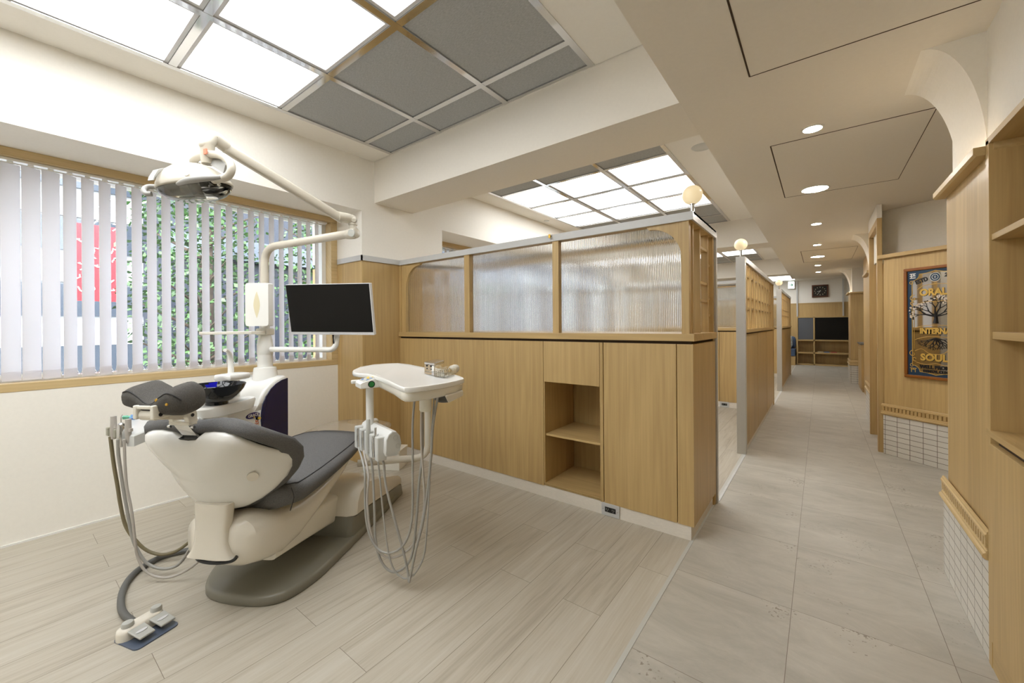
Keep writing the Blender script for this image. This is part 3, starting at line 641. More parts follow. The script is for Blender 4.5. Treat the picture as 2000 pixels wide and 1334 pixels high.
o = MB().loft([[Vector((-.78+x, 15.0+.1*k, .70+z)) for x, z in sell(.10*s, .20*s, 3, 20)] for k, s in ((0, .7), (.3, 1), (.9, 1), (1.2, .7))]).build('cushion', 'pattern', smooth=True); tag(o, 'pale patterned cushion on the blue bench', 'cushion')
o = MB().loft([[Vector((-.70+x, 15.12+.1*k, .68+z)) for x, z in sell(.10*s, .18*s, 3, 20)] for k, s in ((0, .7), (.3, 1), (.9, 1), (1.2, .7))]).build('cushion', 'benchblue', smooth=True); tag(o, 'dark blue cushion behind the patterned one', 'cushion')
sc = thing('side_cabinet', 'narrow oak side cabinet against the right wall before the far column', 'cabinet', (.8, 9.8, 0))
part('body', B(.60, 1.0, 9.62, 10.4, 0, .86), 'oak', sc); part('door', B(.588, .60, 9.63, 10.39, .05, .76), 'oak', sc); part('drawer', B(.588, .60, 9.63, 10.39, .77, .85), 'oak', sc)
part('stone_top', B(.575, 1.0, 9.60, 10.4, .86, .885), 'rubber', sc)

# ================================================================== FRAMED MIRROR SIGN
ps = thing('framed_mirror', 'dark blue and gold lettered mirror sign in a brown frame', 'sign', (PA[0], PA[1], 0), PANG)
PM = ps.matrix_basis
def PL(*a): return MB(PM).box(*a)
px0, px1, pz0, pz1 = .197, .655, .757, 1.742
f_ = MB(PM)
for bx in ((px0, px1, pz0, pz0+.026), (px0, px1, pz1-.026, pz1), (px0, px0+.026, pz0+.026, pz1-.026), (px1-.026, px1, pz0+.026, pz1-.026)): f_.box(bx[0], bx[1], -.026, 0, bx[2], bx[3])
part('frame', f_, 'posterwood', ps, bevel=.006, seg=3)
mir = part('mirror_plate', PL(px0+.02, px1-.02, -.012, -.002, pz0+.02, pz1-.02), 'mirror', ps)
ix0, ix1, iz0, iz1 = px0+.026, px1-.026, pz0+.026, pz1-.026; pc = (px0+px1)/2
yb_ = -.0125
# blue border with shaped inner edge
def inner(s=0.):
    a, b, c, d = ix0+.034+s, ix1-.034-s, iz0+.034+s, iz1-.034-s; k = .055; pts = []
    def arc(cx, cz, r, a0, a1): pts.extend([(cx+r*math.cos(a0+(a1-a0)*i/8), cz+r*math.sin(a0+(a1-a0)*i/8)) for i in range(9)])
    arc(a, d, k, -PI/2, 0) if False else None
    pts += [(a, c+k+.03)]; pts += [(a, d-k-.03)]; arc(a+.0, d-.0, k, -PI/2, 0); pts += [(pc-.06, d+.004), (pc, d+.018), (pc+.06, d+.004)]
    arc(b, d, k, PI, PI*1.5); pts += [(b, c+k+.03)]; arc(b, c, k, PI/2, PI); pts += [(pc+.06, c-.004), (pc, c-.018), (pc-.06, c-.004)]; arc(a, c, k, 0, PI/2)
    return pts
ip = inner(); n_ = len(ip)
bo = MB(PM); outer = []
for (x, z) in ip:
    dx, dz = x-pc, z-(iz0+iz1)/2; sx = (ix1-ix0)/2/max(abs(dx), 1e-6); sz = (iz1-iz0)/2/max(abs(dz), 1e-6); s_ = min(sx, sz); outer.append((pc+dx*s_, (iz0+iz1)/2+dz*s_))
bo.loft([[Vector((x, yb_, z)) for x, z in ip], [Vector((x, yb_-.0006, z)) for x, z in ip], [Vector((x, yb_-.0006, z)) for x, z in outer], [Vector((x, yb_, z)) for x, z in outer]], cap=False, closed=True)
# fill corners of the border
for (cx, cz) in ((ix0, iz0), (ix0, iz1), (ix1, iz0), (ix1, iz1)):
    sx = 1 if cx < pc else -1; sz = 1 if cz < 1.2 else -1
    bo.box(min(cx, cx+sx*.05), max(cx, cx+sx*.05), yb_-.0005, yb_, min(cz, cz+sz*.06), max(cz, cz+sz*.06))
part('blue_border', bo, 'posterblue', mir)
gl_ = MB(PM)
gl_.tube([(x, yb_-.001, z) for x, z in ip+[ip[0]]], .0026, 6)
ip2 = [(pc+(x-pc)*.88, 1.25+(z-1.25)*.965) for x, z in ip]
def scroll(cx, cz, r, a0, turns, flip=1):
    return [(cx+flip*r*(1-.75*k/24)*math.cos(a0+turns*2*PI*k/24), yb_-.001, cz+r*(1-.75*k/24)*math.sin(a0+turns*2*PI*k/24)) for k in range(25)]
for fl in (1, -1):
    X_ = lambda d: pc-fl*d
    for (d, z, r, a0, tn) in ((.16, 1.47, .03, PI*.4, .9), (.165, 1.43, .022, -PI*.4, -.8), (.165, .975, .03, PI*.5, .9), (.15, .93, .022, -PI*.4, -.8), (.172, 1.61, .017, PI*.5, .9), (.172, .87, .017, PI*.5, .9)):
        gl_.tube(scroll(X_(d), z, r, a0, tn, fl), .0028, 6)
    gl_.tube(curve([(X_(.15), yb_-.001, 1.40), (X_(.10), yb_-.001, 1.425), (X_(.05), yb_-.001, 1.437), (X_(0), yb_-.001, 1.43)]), .0022, 6)
    gl_.tube(curve([(X_(.13), yb_-.001, 1.545), (X_(.08), yb_-.001, 1.578), (X_(.0), yb_-.001, 1.585)]), .0022, 6)
    gl_.tube(curve([(X_(.15), yb_-.001, 1.0), (X_(.10), yb_-.001, 1.02), (X_(.05), yb_-.001, .985), (X_(0), yb_-.001, .975)]), .0022, 6)
    gl_.tube(curve([(X_(.14), yb_-.001, .90), (X_(.07), yb_-.001, .885), (X_(0), yb_-.001, .90)]), .0022, 6)
    gl_.tube([(X_(.155), yb_-.001, 1.40), (X_(.155), yb_-.001, 1.02)], .0016, 6)
    gl_.tube(curve([(X_(.15), yb_-.001, 1.10), (X_(.08), yb_-.001, 1.125), (X_(0), yb_-.001, 1.13)]), .002, 6)
    gl_.tube(curve([(X_(.15), yb_-.001, 1.205), (X_(.08), yb_-.001, 1.225), (X_(0), yb_-.001, 1.23)]), .002, 6)
part('gold_linework', gl_, 'gold', mir)
# tree of branches and roots
tr = MB(PM); rt_ = MB(PM); pt = MB(PM); dk = MB(PM); rnd = random.Random(11)
def limb(x, z, an, L, w, depth, sgn):
    n = 4; pts = [(x, z)]
    for i in range(n): an += rnd.uniform(-.16, .16); x += math.cos(an)*L/n; z += math.sin(an)*L/n*(.8 if sgn > 0 else .7); pts.append((x, z))
    (tr if sgn > 0 else rt_).tube([(a, yb_-.001, b) for a, b in pts], w, 5, [max(.0008, w*(1-.5*i/n)) for i in range(n+1)])
    if depth:
        for d in (rnd.uniform(.3, .6), -rnd.uniform(.3, .6)): limb(x, z, an+d, L*rnd.uniform(.62, .78), w*.6, depth-1, sgn)
    elif sgn > 0:
        for _ in range(3):
            a = rnd.uniform(0, 6.3); c = (x+rnd.uniform(-.012, .012), z+rnd.uniform(-.012, .012)); tgt = pt if rnd.random() < .72 else dk
            ex_ = Vector((math.cos(a), 0, math.sin(a)))*.0085; ey_ = Vector((-math.sin(a), 0, math.cos(a)))*.0055; cc = Vector((c[0], yb_-.0022-rnd.random()*.0006, c[1]))
            tgt.add([cc+ex_*math.cos(2*PI*k/8)+ey_*math.sin(2*PI*k/8) for k in range(8)], [tuple(range(8))])
tr.tube([(pc, yb_-.001, 1.245), (pc+.003, yb_-.001, 1.29), (pc, yb_-.001, 1.33)], .012, 6, [.02, .012, .013])
for an in (.25, .75, 1.25, 1.7, 2.2, 2.75, 3.05): limb(pc, 1.32 if 1 < an < 2 else 1.305, an, .075, .007, 3, 1)
for an in (-.35, -.7, -1.1, -1.5, -1.9, -2.4, -2.8): limb(pc, 1.115, an, .06, .007, 3, -1)
part('tree_drawing', tr, 'artink', mir); part('root_drawing', rt_, 'artink', mir); part('leaf_drawing', pt, 'petal', mir); part('dark_leaf_drawing', dk, 'artink', mir)
def ptext(txt, size, x, z, mat, sx=1., dy=.0016, sh=True, rot=0.):
    R = Matrix.Rotation(PI/2, 4, 'X')
    if sh: lettering('letter_shadow', txt, size, 'artink', mir, Matrix.Translation((x+.003, yb_-dy+.0005, z-.003)) @ Matrix.Rotation(rot, 4, 'Y') @ R, bold=.0034, sx=sx)
    lettering('lettering', txt, size, mat, mir, Matrix.Translation((x, yb_-dy-.0006, z)) @ Matrix.Rotation(rot, 4, 'Y') @ R, bold=.0034 if sh else .0022, sx=sx)
ptext('ORAL', .082, pc-.015, 1.515, 'gold', .92); ptext('INTERNA', .066, pc-.004, 1.177, 'gold', .78, .003); ptext('SOUL', .082, pc-.012, .945, 'gold', .95)
ptext('WELL PROM', .042, pc-.01, .862, 'artink', .9, sh=False); ptext('DENTAL CLINI', .03, pc, .826, 'artink', .92, sh=False)
ptext('ESTD', .05, pc-.098, 1.622, 'artink', .8, sh=False, rot=-.3); ptext('20', .045, pc+.085, 1.652, 'artink', .9, sh=False, rot=.15)
se = MB(PM); se.lathe([(0, 0), (.034, 0), (.034, .0012), (0, .0012)], (pc+.0, yb_-.0015, 1.645), (0, -1, 0), 28); part('seal', se, 'posterblue', mir)
se = MB(PM)
for r in (.037, .022): se.tube([(pc+r*math.cos(2*PI*k/28), yb_-.003, 1.645+r*math.sin(2*PI*k/28)) for k in range(29)], .0022, 6)
for zz in (-.008, 0, .008): se.box(pc-.008+abs(zz)*.4, pc+.008-abs(zz)*.4, yb_-.0035, yb_-.0026, 1.645+zz-.0015, 1.645+zz+.0015)
part('seal_ring', se, 'ink', mir)
ic = MB(PM); ib = MB(PM)
cx, cz = ix0+.04, iz1-.045
for dz in (-.018, 0, .018): ic.box(cx-.022+abs(dz)*.0, cx+.022, yb_-.0022, yb_-.0008, cz+dz-.0035, cz+dz+.0035)
ic.box(cx-.012, cx-.007, yb_-.0022, yb_-.0008, cz-.018, cz+.018); ic.box(cx+.007, cx+.012, yb_-.0022, yb_-.0008, cz-.0, cz+.018)
cz = iz0+.047
ib.box(cx-.026, cx+.026, yb_-.0022, yb_-.0008, cz+.012, cz+.018); ib.box(cx-.018, cx+.018, yb_-.0022, yb_-.0008, cz, cz+.005)
ib.box(cx-.017, cx-.012, yb_-.0022, yb_-.0008, cz-.022, cz+.015); ib.box(cx+.012, cx+.017, yb_-.0022, yb_-.0008, cz-.022, cz+.015); ib.box(cx-.003, cx+.003, yb_-.0022, yb_-.0008, cz, cz+.015)
part('corner_mark', ic, 'ink', mir); part('corner_mark', ib, 'gold', mir)

# ================================================================== DENTAL CHAIR  (chair frame: x to its right, y towards the feet)
CA, CO = math.radians(29.6), (-2.121, .636, 0)
CF = Matrix.Translation(CO) @ Matrix.Rotation(CA, 4, 'Z')
CI = CF.inverted()
def LW(u, v, w):
    """point of the upright plane x = w of the chair frame"""
    o = CI @ Vector((0, 0, EYE)); r = CI.to_3x3() @ Vector(ray(u, v)); t = (w-o.x)/r.x; return o+r*t
def L2(p): return CI @ Vector(p)
ch = thing('dental_chair', 'reclined dental chair with charcoal cushions and white shell on a grey floor plate', 'dental chair', CO, CA)
def smooth_closed(pts, n=6):
    P = [Vector((*p, 0)) for p in pts]; m = len(P); out = []
    for i in range(m):
        a, b, c, d = P[i-1], P[i], P[(i+1) % m], P[(i+2) % m]
        for k in range(n):
            t = k/n; out.append(.5*((2*b)+(c-a)*t+(2*a-5*b+4*c-d)*t*t+(3*b-a-3*c+d)*t**3))
    return out
ol = smooth_closed([(.305, .30), (.285, .15), (.235, .05), (.14, .008), (-.015, .008), (-.13, .035), (-.2, .1), (-.255, .2), (-.295, .35), (-.305, .6), (-.305, 1.0), (-.28, 1.22), (-.18, 1.3), (.16, 1.3), (.27, 1.24), (.305, 1.05), (.308, .6)])
m = MB(CF); ctr = Vector((0, .65, 0))
def ring(z, k): return [Vector((ctr.x+(p.x-ctr.x)*k, ctr.y+(p.y-ctr.y)*(1-(1-k)*.55), z)) for p in ol]
m.loft([ring(0, .985), ring(.008, 1), ring(.032, 1), ring(.042, .985), ring(.046, .955)])
part('floor_plate', m, 'warmgrey', ch, smooth=True, auto=50)
def prof(mb, poly, hw, r=.05, n=5):
    """(y, z) outline given width 2*hw with rounded sides"""
    c = Vector((0, sum(p[0] for p in poly)/len(poly), sum(p[1] for p in poly)/len(poly))); secs = []
    st = [(-1, 1-r*2.2)]+[(-1+.0, 1)] if False else None
    for s, k in ((-hw, .90), (-hw+r*.25, .955), (-hw+r, 1.), (hw-r, 1.), (hw-r*.25, .955), (hw, .90)):
        secs.append([Vector((s, c.y+(y-c.y)*k, c.z+(z-c.z)*(k if z > .06 else 1))) for y, z in poly])
    mb.loft(secs); return mb
part('column', prof(MB(CF), [(.53, .04), (.555, .15), (.62, .152), (.72, .14), (1.22, .09), (1.26, .075), (1.285, .0), (.54, .0)], .296, .03), 'warmgrey', ch, smooth=True, auto=30)
part('column_cover', prof(MB(CF), [(.56, .15), (.572, .22), (.60, .272), (.65, .297), (.72, .30), (.85, .272), (1.10, .195), (1.20, .16), (1.245, .125), (1.255, .085), (1.0, .11), (.72, .142)], .302, .05), 'cream', ch, smooth=True, auto=35)
m = MB(CF)
m.loft([[Vector((x, y, z0+(z1-z0)*(q+1)/2)) for x, q in sell(.185, 1., 9, 36)] for y, z0, z1 in ((.08, .17, .30), (.3, .145, .285), (.5, .12, .27), (.62, .10, .262))])
part('lift_arm', m, 'ivory', ch, smooth=True, auto=40)
def loftu(rows, n=3., N=36): return [[Vector((cx+x, y, (z0+z1)/2+q)) for x, q in sell(hw, (z1-z0)/2, n, N)] for y, cx, hw, z0, z1 in rows]
m = MB(CF); m.loft(loftu([(-.085, .03, .05, .28, .35), (-.075, .03, .11, .24, .395), (-.04, .02, .17, .21, .425), (.03, .01, .2, .185, .43), (.12, .0, .212, .16, .42), (.22, .0, .22, .185, .405), (.33, .0, .225, .245, .41), (.46, .0, .225, .315, .43), (.60, .0, .215, .375, .455), (.74, .0, .19, .44, .485), (.78, .0, .16, .465, .49)], 3.2))
part('seat_shell', m, 'cream', ch, smooth=True)
m = MB(CF); m.loft([[Vector((.015+x, -.085+.004*k+y, z)) for x, y in [(a, b) for a, b in sell(hw, .03, 4, 24)]] for k, (z, hw) in enumerate(((.275, .108), (.30, .09), (.34, .078), (.40, .075), (.50, .085)))])
part('back_hinge', m, 'cream', ch, smooth=True)
m = MB(CF); m.tube(curve([(-.085, -.066, .282), (-.03, -.104, .266), (.05, -.11, .262), (.12, -.098, .268), (.14, -.09, .285)]), .007, 8)
part('hinge_slot', m, 'black', ch)
# seat cushion
srows = [(.045, .03, .12, .46, .50), (.052, .03, .18, .425, .525), (.075, .02, .235, .402, .54), (.12, .0, .28, .397, .543), (.15, 0, .297, .40, .54), (.3, 0, .293, .412, .543), (.45, 0, .285, .428, .552), (.6, 0, .275, .45, .562), (.72, 0, .255, .47, .567), (.82, 0, .22, .487, .567), (.885, 0, .165, .50, .56), (.91, 0, .10, .515, .548)]
m = MB(CF); m.loft(loftu(srows, 2.7, 48)); seat = part('seat_cushion', m, 'fabric', ch, smooth=True, auto=180)
pip = MB(CF)
for sg in (1, -1):
    path = []
    for y, cx, hw, z0, z1 in srows[1:-1]:
        t = math.radians(34); c, s = math.cos(t)**(2/2.7), math.sin(t)**(2/2.7); path.append((sg*hw*c*1.0, y, (z0+z1)/2+(z1-z0)/2*s))
    pip.tube(curve(path, 4), .0032, 6)
pip.build('piping', 'thread', seat)
m = MB(CF); m.tube(curve([(-.10, .10, .545), (-.14, .2, .5405), (-.10, .36, .5475), (.0, .42, .551), (.10, .36, .5475), (.14, .2, .5405), (.10, .10, .545)], 8), .0022, 6); m.build('inset_seam', 'thread', seat)
m = MB(CF); m.tube(curve([(.268, .075, .515), (.281, .075, .47), (.262, .075, .41)], 4), .0022, 6); m.build('side_seam', 'thread', seat)
# clear vinyl sleeve over the foot end
frows = [(.80, .02, .235, .475, .582), (.92, .03, .24, .48, .586), (1.04, .05, .235, .50, .584), (1.12, .06, .21, .515, .578), (1.16, .06, .15, .53, .566)]
m = MB(CF); m.loft(loftu(frows, 2.8, 40), cap=False); sl = part('foot_sleeve', m, 'film', ch, label='clear vinyl sleeve over the foot end', smooth=True)
# backrest
TH = math.radians(25); BA = Vector((0, -math.sin(TH), math.cos(TH))); BN = Vector((0, math.cos(TH), math.sin(TH))); BO = Vector((0, 0, .43))
def bp(w, s, f): return BO+Vector((w, 0, 0))+BA*s+BN*f
half = [(0, .405), (.035, .409), (.075, .434), (.12, .44), (.165, .437), (.2, .424), (.222, .395), (.248, .34), (.272, .28), (.289, .225), (.295, .185), (.288, .15), (.265, .112), (.225, .075), (.175, .045), (.12, .024), (.06, .018), (0, .018)]
full = half+[(-w, s) for w, s in half[-2:0:-1]]
BC = (0, .22)
def cf(w, s=.2): return 1.45*w*w*min(1., max(0., (.44-s)/.2))
def shell_ring(k, off): return [bp(BC[0]+(w-BC[0])*k, BC[1]+(s-BC[1])*k, cf((w-BC[0])*k, s)+off) for w, s in full]
m = MB(CF)
m.loft([shell_ring(.02, -.052), shell_ring(.3, -.05), shell_ring(.6, -.044), shell_ring(.82, -.034), shell_ring(.93, -.022), shell_ring(.985, -.006), shell_ring(1., .012), shell_ring(.985, .018), shell_ring(.9, .016)])
bs = part('backrest_shell', m, 'white', ch, smooth=True, auto=70)
def pad_ring(kw, ks, off, lift=.0): return [bp(w*kw, BC[1]+lift+(s-BC[1])*ks, cf(w*kw, s)*1.0+off) for w, s in pfull]
phalf = [(0, .448), (.05, .455), (.11, .464), (.17, .462), (.225, .445), (.262, .405), (.288, .345), (.303, .27), (.308, .2), (.30, .145), (.275, .10), (.235, .06), (.18, .025), (.12, -.005), (.06, -.02), (0, -.025)]
pfull = phalf+[(-w, s) for w, s in phalf[-2:0:-1]]
m = MB(CF); m.loft([pad_ring(.93, .93, .012), pad_ring(.985, .985, .025), pad_ring(1.015, 1.015, .05), pad_ring(1.01, 1.01, .066), pad_ring(.97, .965, .082), pad_ring(.88, .87, .09), pad_ring(.6, .6, .082), pad_ring(.3, .3, .072), pad_ring(.03, .03, .07)])
bk = part('backrest_cushion', m, 'fabric', ch, smooth=True, auto=180)
m = MB(CF); m.tube(pad_ring(.90, .89, .0895)+[pad_ring(.90, .89, .0895)[0]], .0022, 6); m.build('cushion_seam', 'thread', bk)
m = MB(CF); c = bp(.20, .20, cf(.2)-.043); m.lathe([(0, -.002), (.022, -.002), (.022, .003), (0, .003)], c, ax=(bp(.205, .2, cf(.205))-bp(.195, .2, cf(.195))).cross(BA), n=28); part('round_cap', m, 'cream', ch)
m = MB(CF); m.prism([bp(-.10, .02, -.03), bp(-.02, .02, -.045), bp(-.03, -.03, -.035), bp(-.07, -.035, -.02)], BN*.05); part('release_lever', m, 'silver', ch, bevel=.006, label='silver release lever')
# headrest on its double hinge
hz = .985
hr = []
for x, dy, z0, z1, hy in ((-.137, .0, .985, .998, .03), (-.132, .0, .968, 1.014, .052), (-.112, .0, .958, 1.034, .068), (-.082, .0, .952, 1.042, .074), (-.045, -.004, .948, 1.024, .075), (-.01, -.008, .943, .996, .075), (.022, -.008, .938, .994, .075), (.055, -.004, .932, 1.02, .075), (.088, .0, .926, 1.04, .074), (.115, .0, .926, 1.03, .068), (.133, .0, .936, 1.0, .052), (.138, .0, .95, .978, .03)):
    hr.append((x, -.262+dy, z0, z1, hy))
T1 = Matrix.Translation((0, -.262, .98)) @ Matrix.Rotation(math.radians(10), 4, 'X') @ Matrix.Translation((0, .262, -.98))
hr = [(x*(.87 if x > 0 else 1.), y, a0_, a1_, hy) for x, y, a0_, a1_, hy in hr]
m = MB(CF); m.loft([[T1 @ Vector((x, y+a*hy, (z0+z1)/2+b*(z1-z0)/2)) for a, b in sell(1, 1, 2.8, 28)] for x, y, z0, z1, hy in hr])
hd = part('headrest_cushion', m, 'fabricd', ch, smooth=True, auto=180)
m = MB(CF); a_, b_ = -math.cos(math.radians(38))**(2/2.8), math.sin(math.radians(38))**(2/2.8)
m.tube(curve([T1 @ Vector((x, y+a_*hy*1.005, (z0+z1)/2+b_*(z1-z0)/2)) for x, y, z0, z1, hy in hr[1:-1]], 4), .0022, 6); m.build('headrest_piping', 'thread', hd)
m = MB(CF)
for x, z in ((.042, 1.0), (.082, .985)):
    c = T1 @ Vector((x, -.333, z)); m.lathe([(0, .004), (.005, .003), (.0065, 0), (0, 0)], c, ax=(0, -1, .2), n=12)
m.build('stud', 'brass', hd)
m = MB(CF @ Matrix.Translation((.012, .014, .004))); m.box(-.05, -.034, -.368, -.30, .915, .966).box(.022, .038, -.368, -.30, .915, .966).box(-.034, .022, -.31, -.30, .93, .966).box(-.034, .022, -.368, -.36, .952, .966)
part('headrest_bracket', m, 'ivory', ch, bevel=.004)
m = MB(CF @ Matrix.Translation((.012, .014, .004))); m.cyl((-.034, -.342, .928), (.022, -.342, .928), .02, n=20); m.loft([[Vector((x, y, z)) for x, z in ((-.03, zc_-.017), (.024, zc_-.017), (.024, zc_+.014), (-.03, zc_+.014))] for y, zc_ in ((-.345, .928), (-.225, .902))]); m.loft([[Vector((.0255+.002*k, y, z)) for y, z in ((-.30, .908), (-.245, .896), (-.245, .911), (-.30, .923))] for k in (0, 1)])
part('headrest_link', m, 'cream', ch, bevel=.004)
m = MB(CF @ Matrix.Translation((.012, .014, .004))); m.cyl((.022, -.222, .902), (.044, -.222, .902), .022, n=22); m.cyl((-.05, -.222, .902), (-.03, -.222, .902), .022, n=22); m.prism([(.022, -.243, .90), (.022, -.202, .90), (.022, -.196, .872), (.022, -.232, .868)], (.022, 0, 0)); m.prism([(-.05, -.243, .90), (-.05, -.202, .90), (-.05, -.196, .872), (-.05, -.232, .868)], (.02, 0, 0)); m.box(-.05, .044, -.236, -.20, .862, .876)
part('headrest_joint', m, 'ivory', ch, bevel=.003)
for x, y, z in ((.039, -.342, .93), (.0445, -.222, .902)):
    m = MB(CF @ Matrix.Translation((.012, .014, .004))); m.cyl((x-.002, y, z), (x+.001, y, z), .007, n=12); part('hinge_pin', m, 'black', ch)
m = MB(CF @ Matrix.Translation((.012, .014, .004))); m.prism([(-.036, -.232, .868), (.03, -.232, .868), (.03, -.176, .79), (-.036, -.176, .79)], (0, .007, .004)); part('headrest_stem', m, 'chrome', ch)
for x in (-.05, .044):
    m = MB(CF @ Matrix.Translation((.012, .014, .004))); m.cyl((x, -.226, .855), (x+(.012 if x > 0 else -.012), -.226, .855), .006, n=12); part('stem_screw', m, 'chrome', ch)
m = MB(CF); m.prism([bp(-.045, .395, -.005), bp(.04, .395, -.005), bp(.04, .411, -.005), bp(-.045, .411, -.005)], BN*.05); part('stem_slot', m, 'black', ch)

# ================================================================== DELIVERY UNIT behind the chair
PW, PU = -.60, .968
un = thing('dental_unit', 'white dental unit with black spittoon bowl and dark navy side panel', 'dental unit', CF @ Vector((PW, PU, 0)), CA)
wf = -.47
pts = [LW(u, v, wf) for u, v in ((450, 803), (507, 790), (510, 815), (511, 800), (514, 788), (519, 776), (527, 763), (537, 752), (549, 744), (562, 737))]
g = lambda p: (p.y, p.z)
low = [(.69, 0), (.68, .50), (.60, .60), (.52, .66), (.505, .72), (.515, .748), (.54, .756), (.77, .748), (1.03, .75), (1.03, 0)]
def slab(poly, w0, w1, r=.02, fr=CF):
    c = (sum(p[0] for p in poly)/len(poly), sum(p[1] for p in poly)/len(poly)); m = MB(fr)
    def rg(w, d):
        out = []
        for y, z in poly:
            dx, dz = y-c[0], z-c[1]; L = math.hypot(dx, dz); out.append(Vector((w, y-dx/L*d, z-dz/L*d)))
        return out
    return m.loft([rg(w0, r), rg(w0-r*.3, r*.3), rg(w0-r, 0), rg(w1+r, 0), rg(w1+r*.3, r*.3), rg(w1, r)])
part('cabinet_body', slab(low, wf, -.76, .018), 'white', un, smooth=True)
upper = [(.70, .70)]+[(.735, .74), (.755, .77), (.80, .825), (.86, .868), (.93, .897), (1.0, .908), (1.025, .9), (1.032, .88), (1.032, .70)]
part('cabinet_top', slab(upper, wf+.001, -.76, .02), 'white', un, smooth=True)
bluep = [LW(u, v, wf+.006) for u, v in ((562.5, 738), (551, 742), (541, 748.5), (530, 759), (520, 774), (514, 789), (511, 806), (510.5, 822), (512, 838), (516, 856), (524, 876), (563, 876))]
m = MB(CF).prism(bluep, (-.012, 0, 0)); part('side_panel', m, 'navy', un, bevel=.002)
# badge, key, marking
bc_ = LW(494.5, 811.5, wf+.004); m = MB(CF); m.loft([[Vector((bc_.x-.004+d, bc_.y+a, bc_.z+b)) for a, b in sell(.055*k, .019*k, 2, 32)] for d, k in ((0, 1), (.004, 1), (.005, .96))]); bd = part('name_badge', m, 'badge', un)
Rw = Matrix.Rotation(PI/2, 4, 'Z') @ Matrix.Rotation(PI/2, 4, 'X')          # lettering that reads along +y, facing +x
UI = (un.matrix_basis.inverted() @ CF)
lettering('badge_lettering', 'GRACE', .026, 'ink', bd, UI @ Matrix.Translation((bc_.x+.002, bc_.y, bc_.z+.001)) @ Rw, .0005, bold=.0004, sx=1.05)
m = MB(CF); m.box(bc_.x+.001, bc_.x+.003, bc_.y+.002, bc_.y+.009, bc_.z-.016, bc_.z-.006); m.build('badge_mark', 'yellow', bd)
kc = LW(502, 816, wf); m = MB(CF); m.cyl((wf, kc.y, kc.z-.002), (wf+.012, kc.y, kc.z-.002), .011, n=18); kb = part('water_knob', m, 'black', un); m = MB(CF); m.cyl((wf+.012, kc.y, kc.z-.002), (wf+.022, kc.y, kc.z-.002), .008, n=18); m.build('knob_cap', 'yellow', kb)
def strokes(mb, x, cy, cz, sc, segs):
    for (a, b, c, d) in segs:
        p, q_ = Vector((x, cy+a*sc, cz+b*sc)), Vector((x, cy+c*sc, cz+d*sc)); e = (q_-p).normalized(); n_ = Vector((1, 0, 0)).cross(e)*sc*.06
        mb.prism([p+n_-e*sc*.03, p-n_-e*sc*.03, q_-n_+e*sc*.03, q_+n_+e*sc*.03], (.0012, 0, 0))
tc_ = LW(501.5, 823.5, wf); m = MB(CF)
strokes(m, wf+.0005, tc_.y, tc_.z, .030, [(0, .5, 0, -.5), (-.33, .38, -.33, .05), (.33, .38, .33, .05), (-.33, .05, .33, .05), (-.45, -.12, -.45, -.5), (.45, -.12, .45, -.5), (-.45, -.5, .45, -.5)])
strokes(m, wf+.0005, tc_.y, tc_.z-.035, .030, [(0, .5, 0, -.48), (0, -.48, -.12, -.40), (-.45, .2, -.12, .2), (-.12, .2, -.42, -.38), (.42, .35, .1, .12), (.08, .15, .45, -.42)])
strokes(m, wf+.0005, tc_.y, tc_.z-.070, .030, [(-.4, .45, -.4, -.5), (.4, .45, .4, -.5), (-.4, .45, -.08, .45), (.08, .45, .4, .45), (-.4, .25, -.08, .25), (.08, .25, .4, .25), (-.2, .0, .2, .0), (-.2, -.25, .2, -.25)])
part('orange_marking', m, 'orange', un)
# bowl on its arm, filler
bcx, bcy = -.46, .43
m = MB(CF); m.loft([[Vector((cx+a, cy+b, z)) for a, b in sell(hx, hy, 3, 28)] for z, cx, cy, hx, hy in ((.745, -.52, .52, .10, .17), (.752, -.52, .515, .115, .185), (.80, -.52, .51, .125, .20), (.812, -.52, .51, .12, .195), (.815, -.52, .51, .10, .18))])
part('bowl_arm', m, 'white', un, smooth=True)
m = MB(CF); m.lathe([(.055, .815), (.055, .83), (.075, .836), (.105, .862), (.132, .90), (.142, .925), (.139, .928), (.13, .915), (.10, .872), (.05, .848), (0, .845)], (bcx, bcy, 0), n=40); part('spittoon_bowl', m, 'bowl', un, smooth=True)
m = MB(); db_ = ((CF @ Vector((bcx, bcy, 0))).x*FW[0]+(CF @ Vector((bcx, bcy, 0))).y*FW[1])
m.prism([PD(382, 752, db_+.08), PD(424, 745.5, db_+.08), PD(424, 749, db_+.08), PD(382, 755.5, db_+.08)], Vector((FW[0], FW[1], 0))*.004)
m.prism([PD(398, 752, db_+.06), PD(423, 749, db_+.06), PD(423, 757, db_+.06), PD(398, 760, db_+.06)], Vector((FW[0], FW[1], 0))*.003)
part('protective_film', m, 'blue', un, label='blue protective film on the bowl rim')
m = MB(CF); m.loft([[Vector((cx+a, cy+b, z)) for a, b in sell(hx, hy, 3.5, 24)] for z, cx, cy, hx, hy in ((.74, -.60, .655, .05, .06), (.90, -.60, .655, .05, .06), (.945, -.60, .65, .05, .062), (.955, -.60, .65, .045, .058))]); part('filler_column', m, 'white', un, smooth=True)
m = MB(CF); m.loft([[Vector((-.545+a*k, y, .945+b*k2)) for a, b in sell(.06, .022, 4, 24)] for y, k, k2 in ((.545, .75, .6), (.555, .95, 1), (.60, 1, 1), (.68, 1, 1), (.705, .95, .9), (.71, .8, .6))]); part('filler_head', m, 'white', un, smooth=True)
m = MB(CF); p = curve([(-.58, .655, .955), (-.58, .655, 1.0), (-.58, .653, 1.05), (-.575, .64, 1.085), (-.565, .61, 1.108), (-.555, .585, 1.112)]); m.tube(p, .015, 14, [.018-.008*i/(len(p)-1) for i in range(len(p))]); part('cup_spout', m, 'white', un, smooth=True)
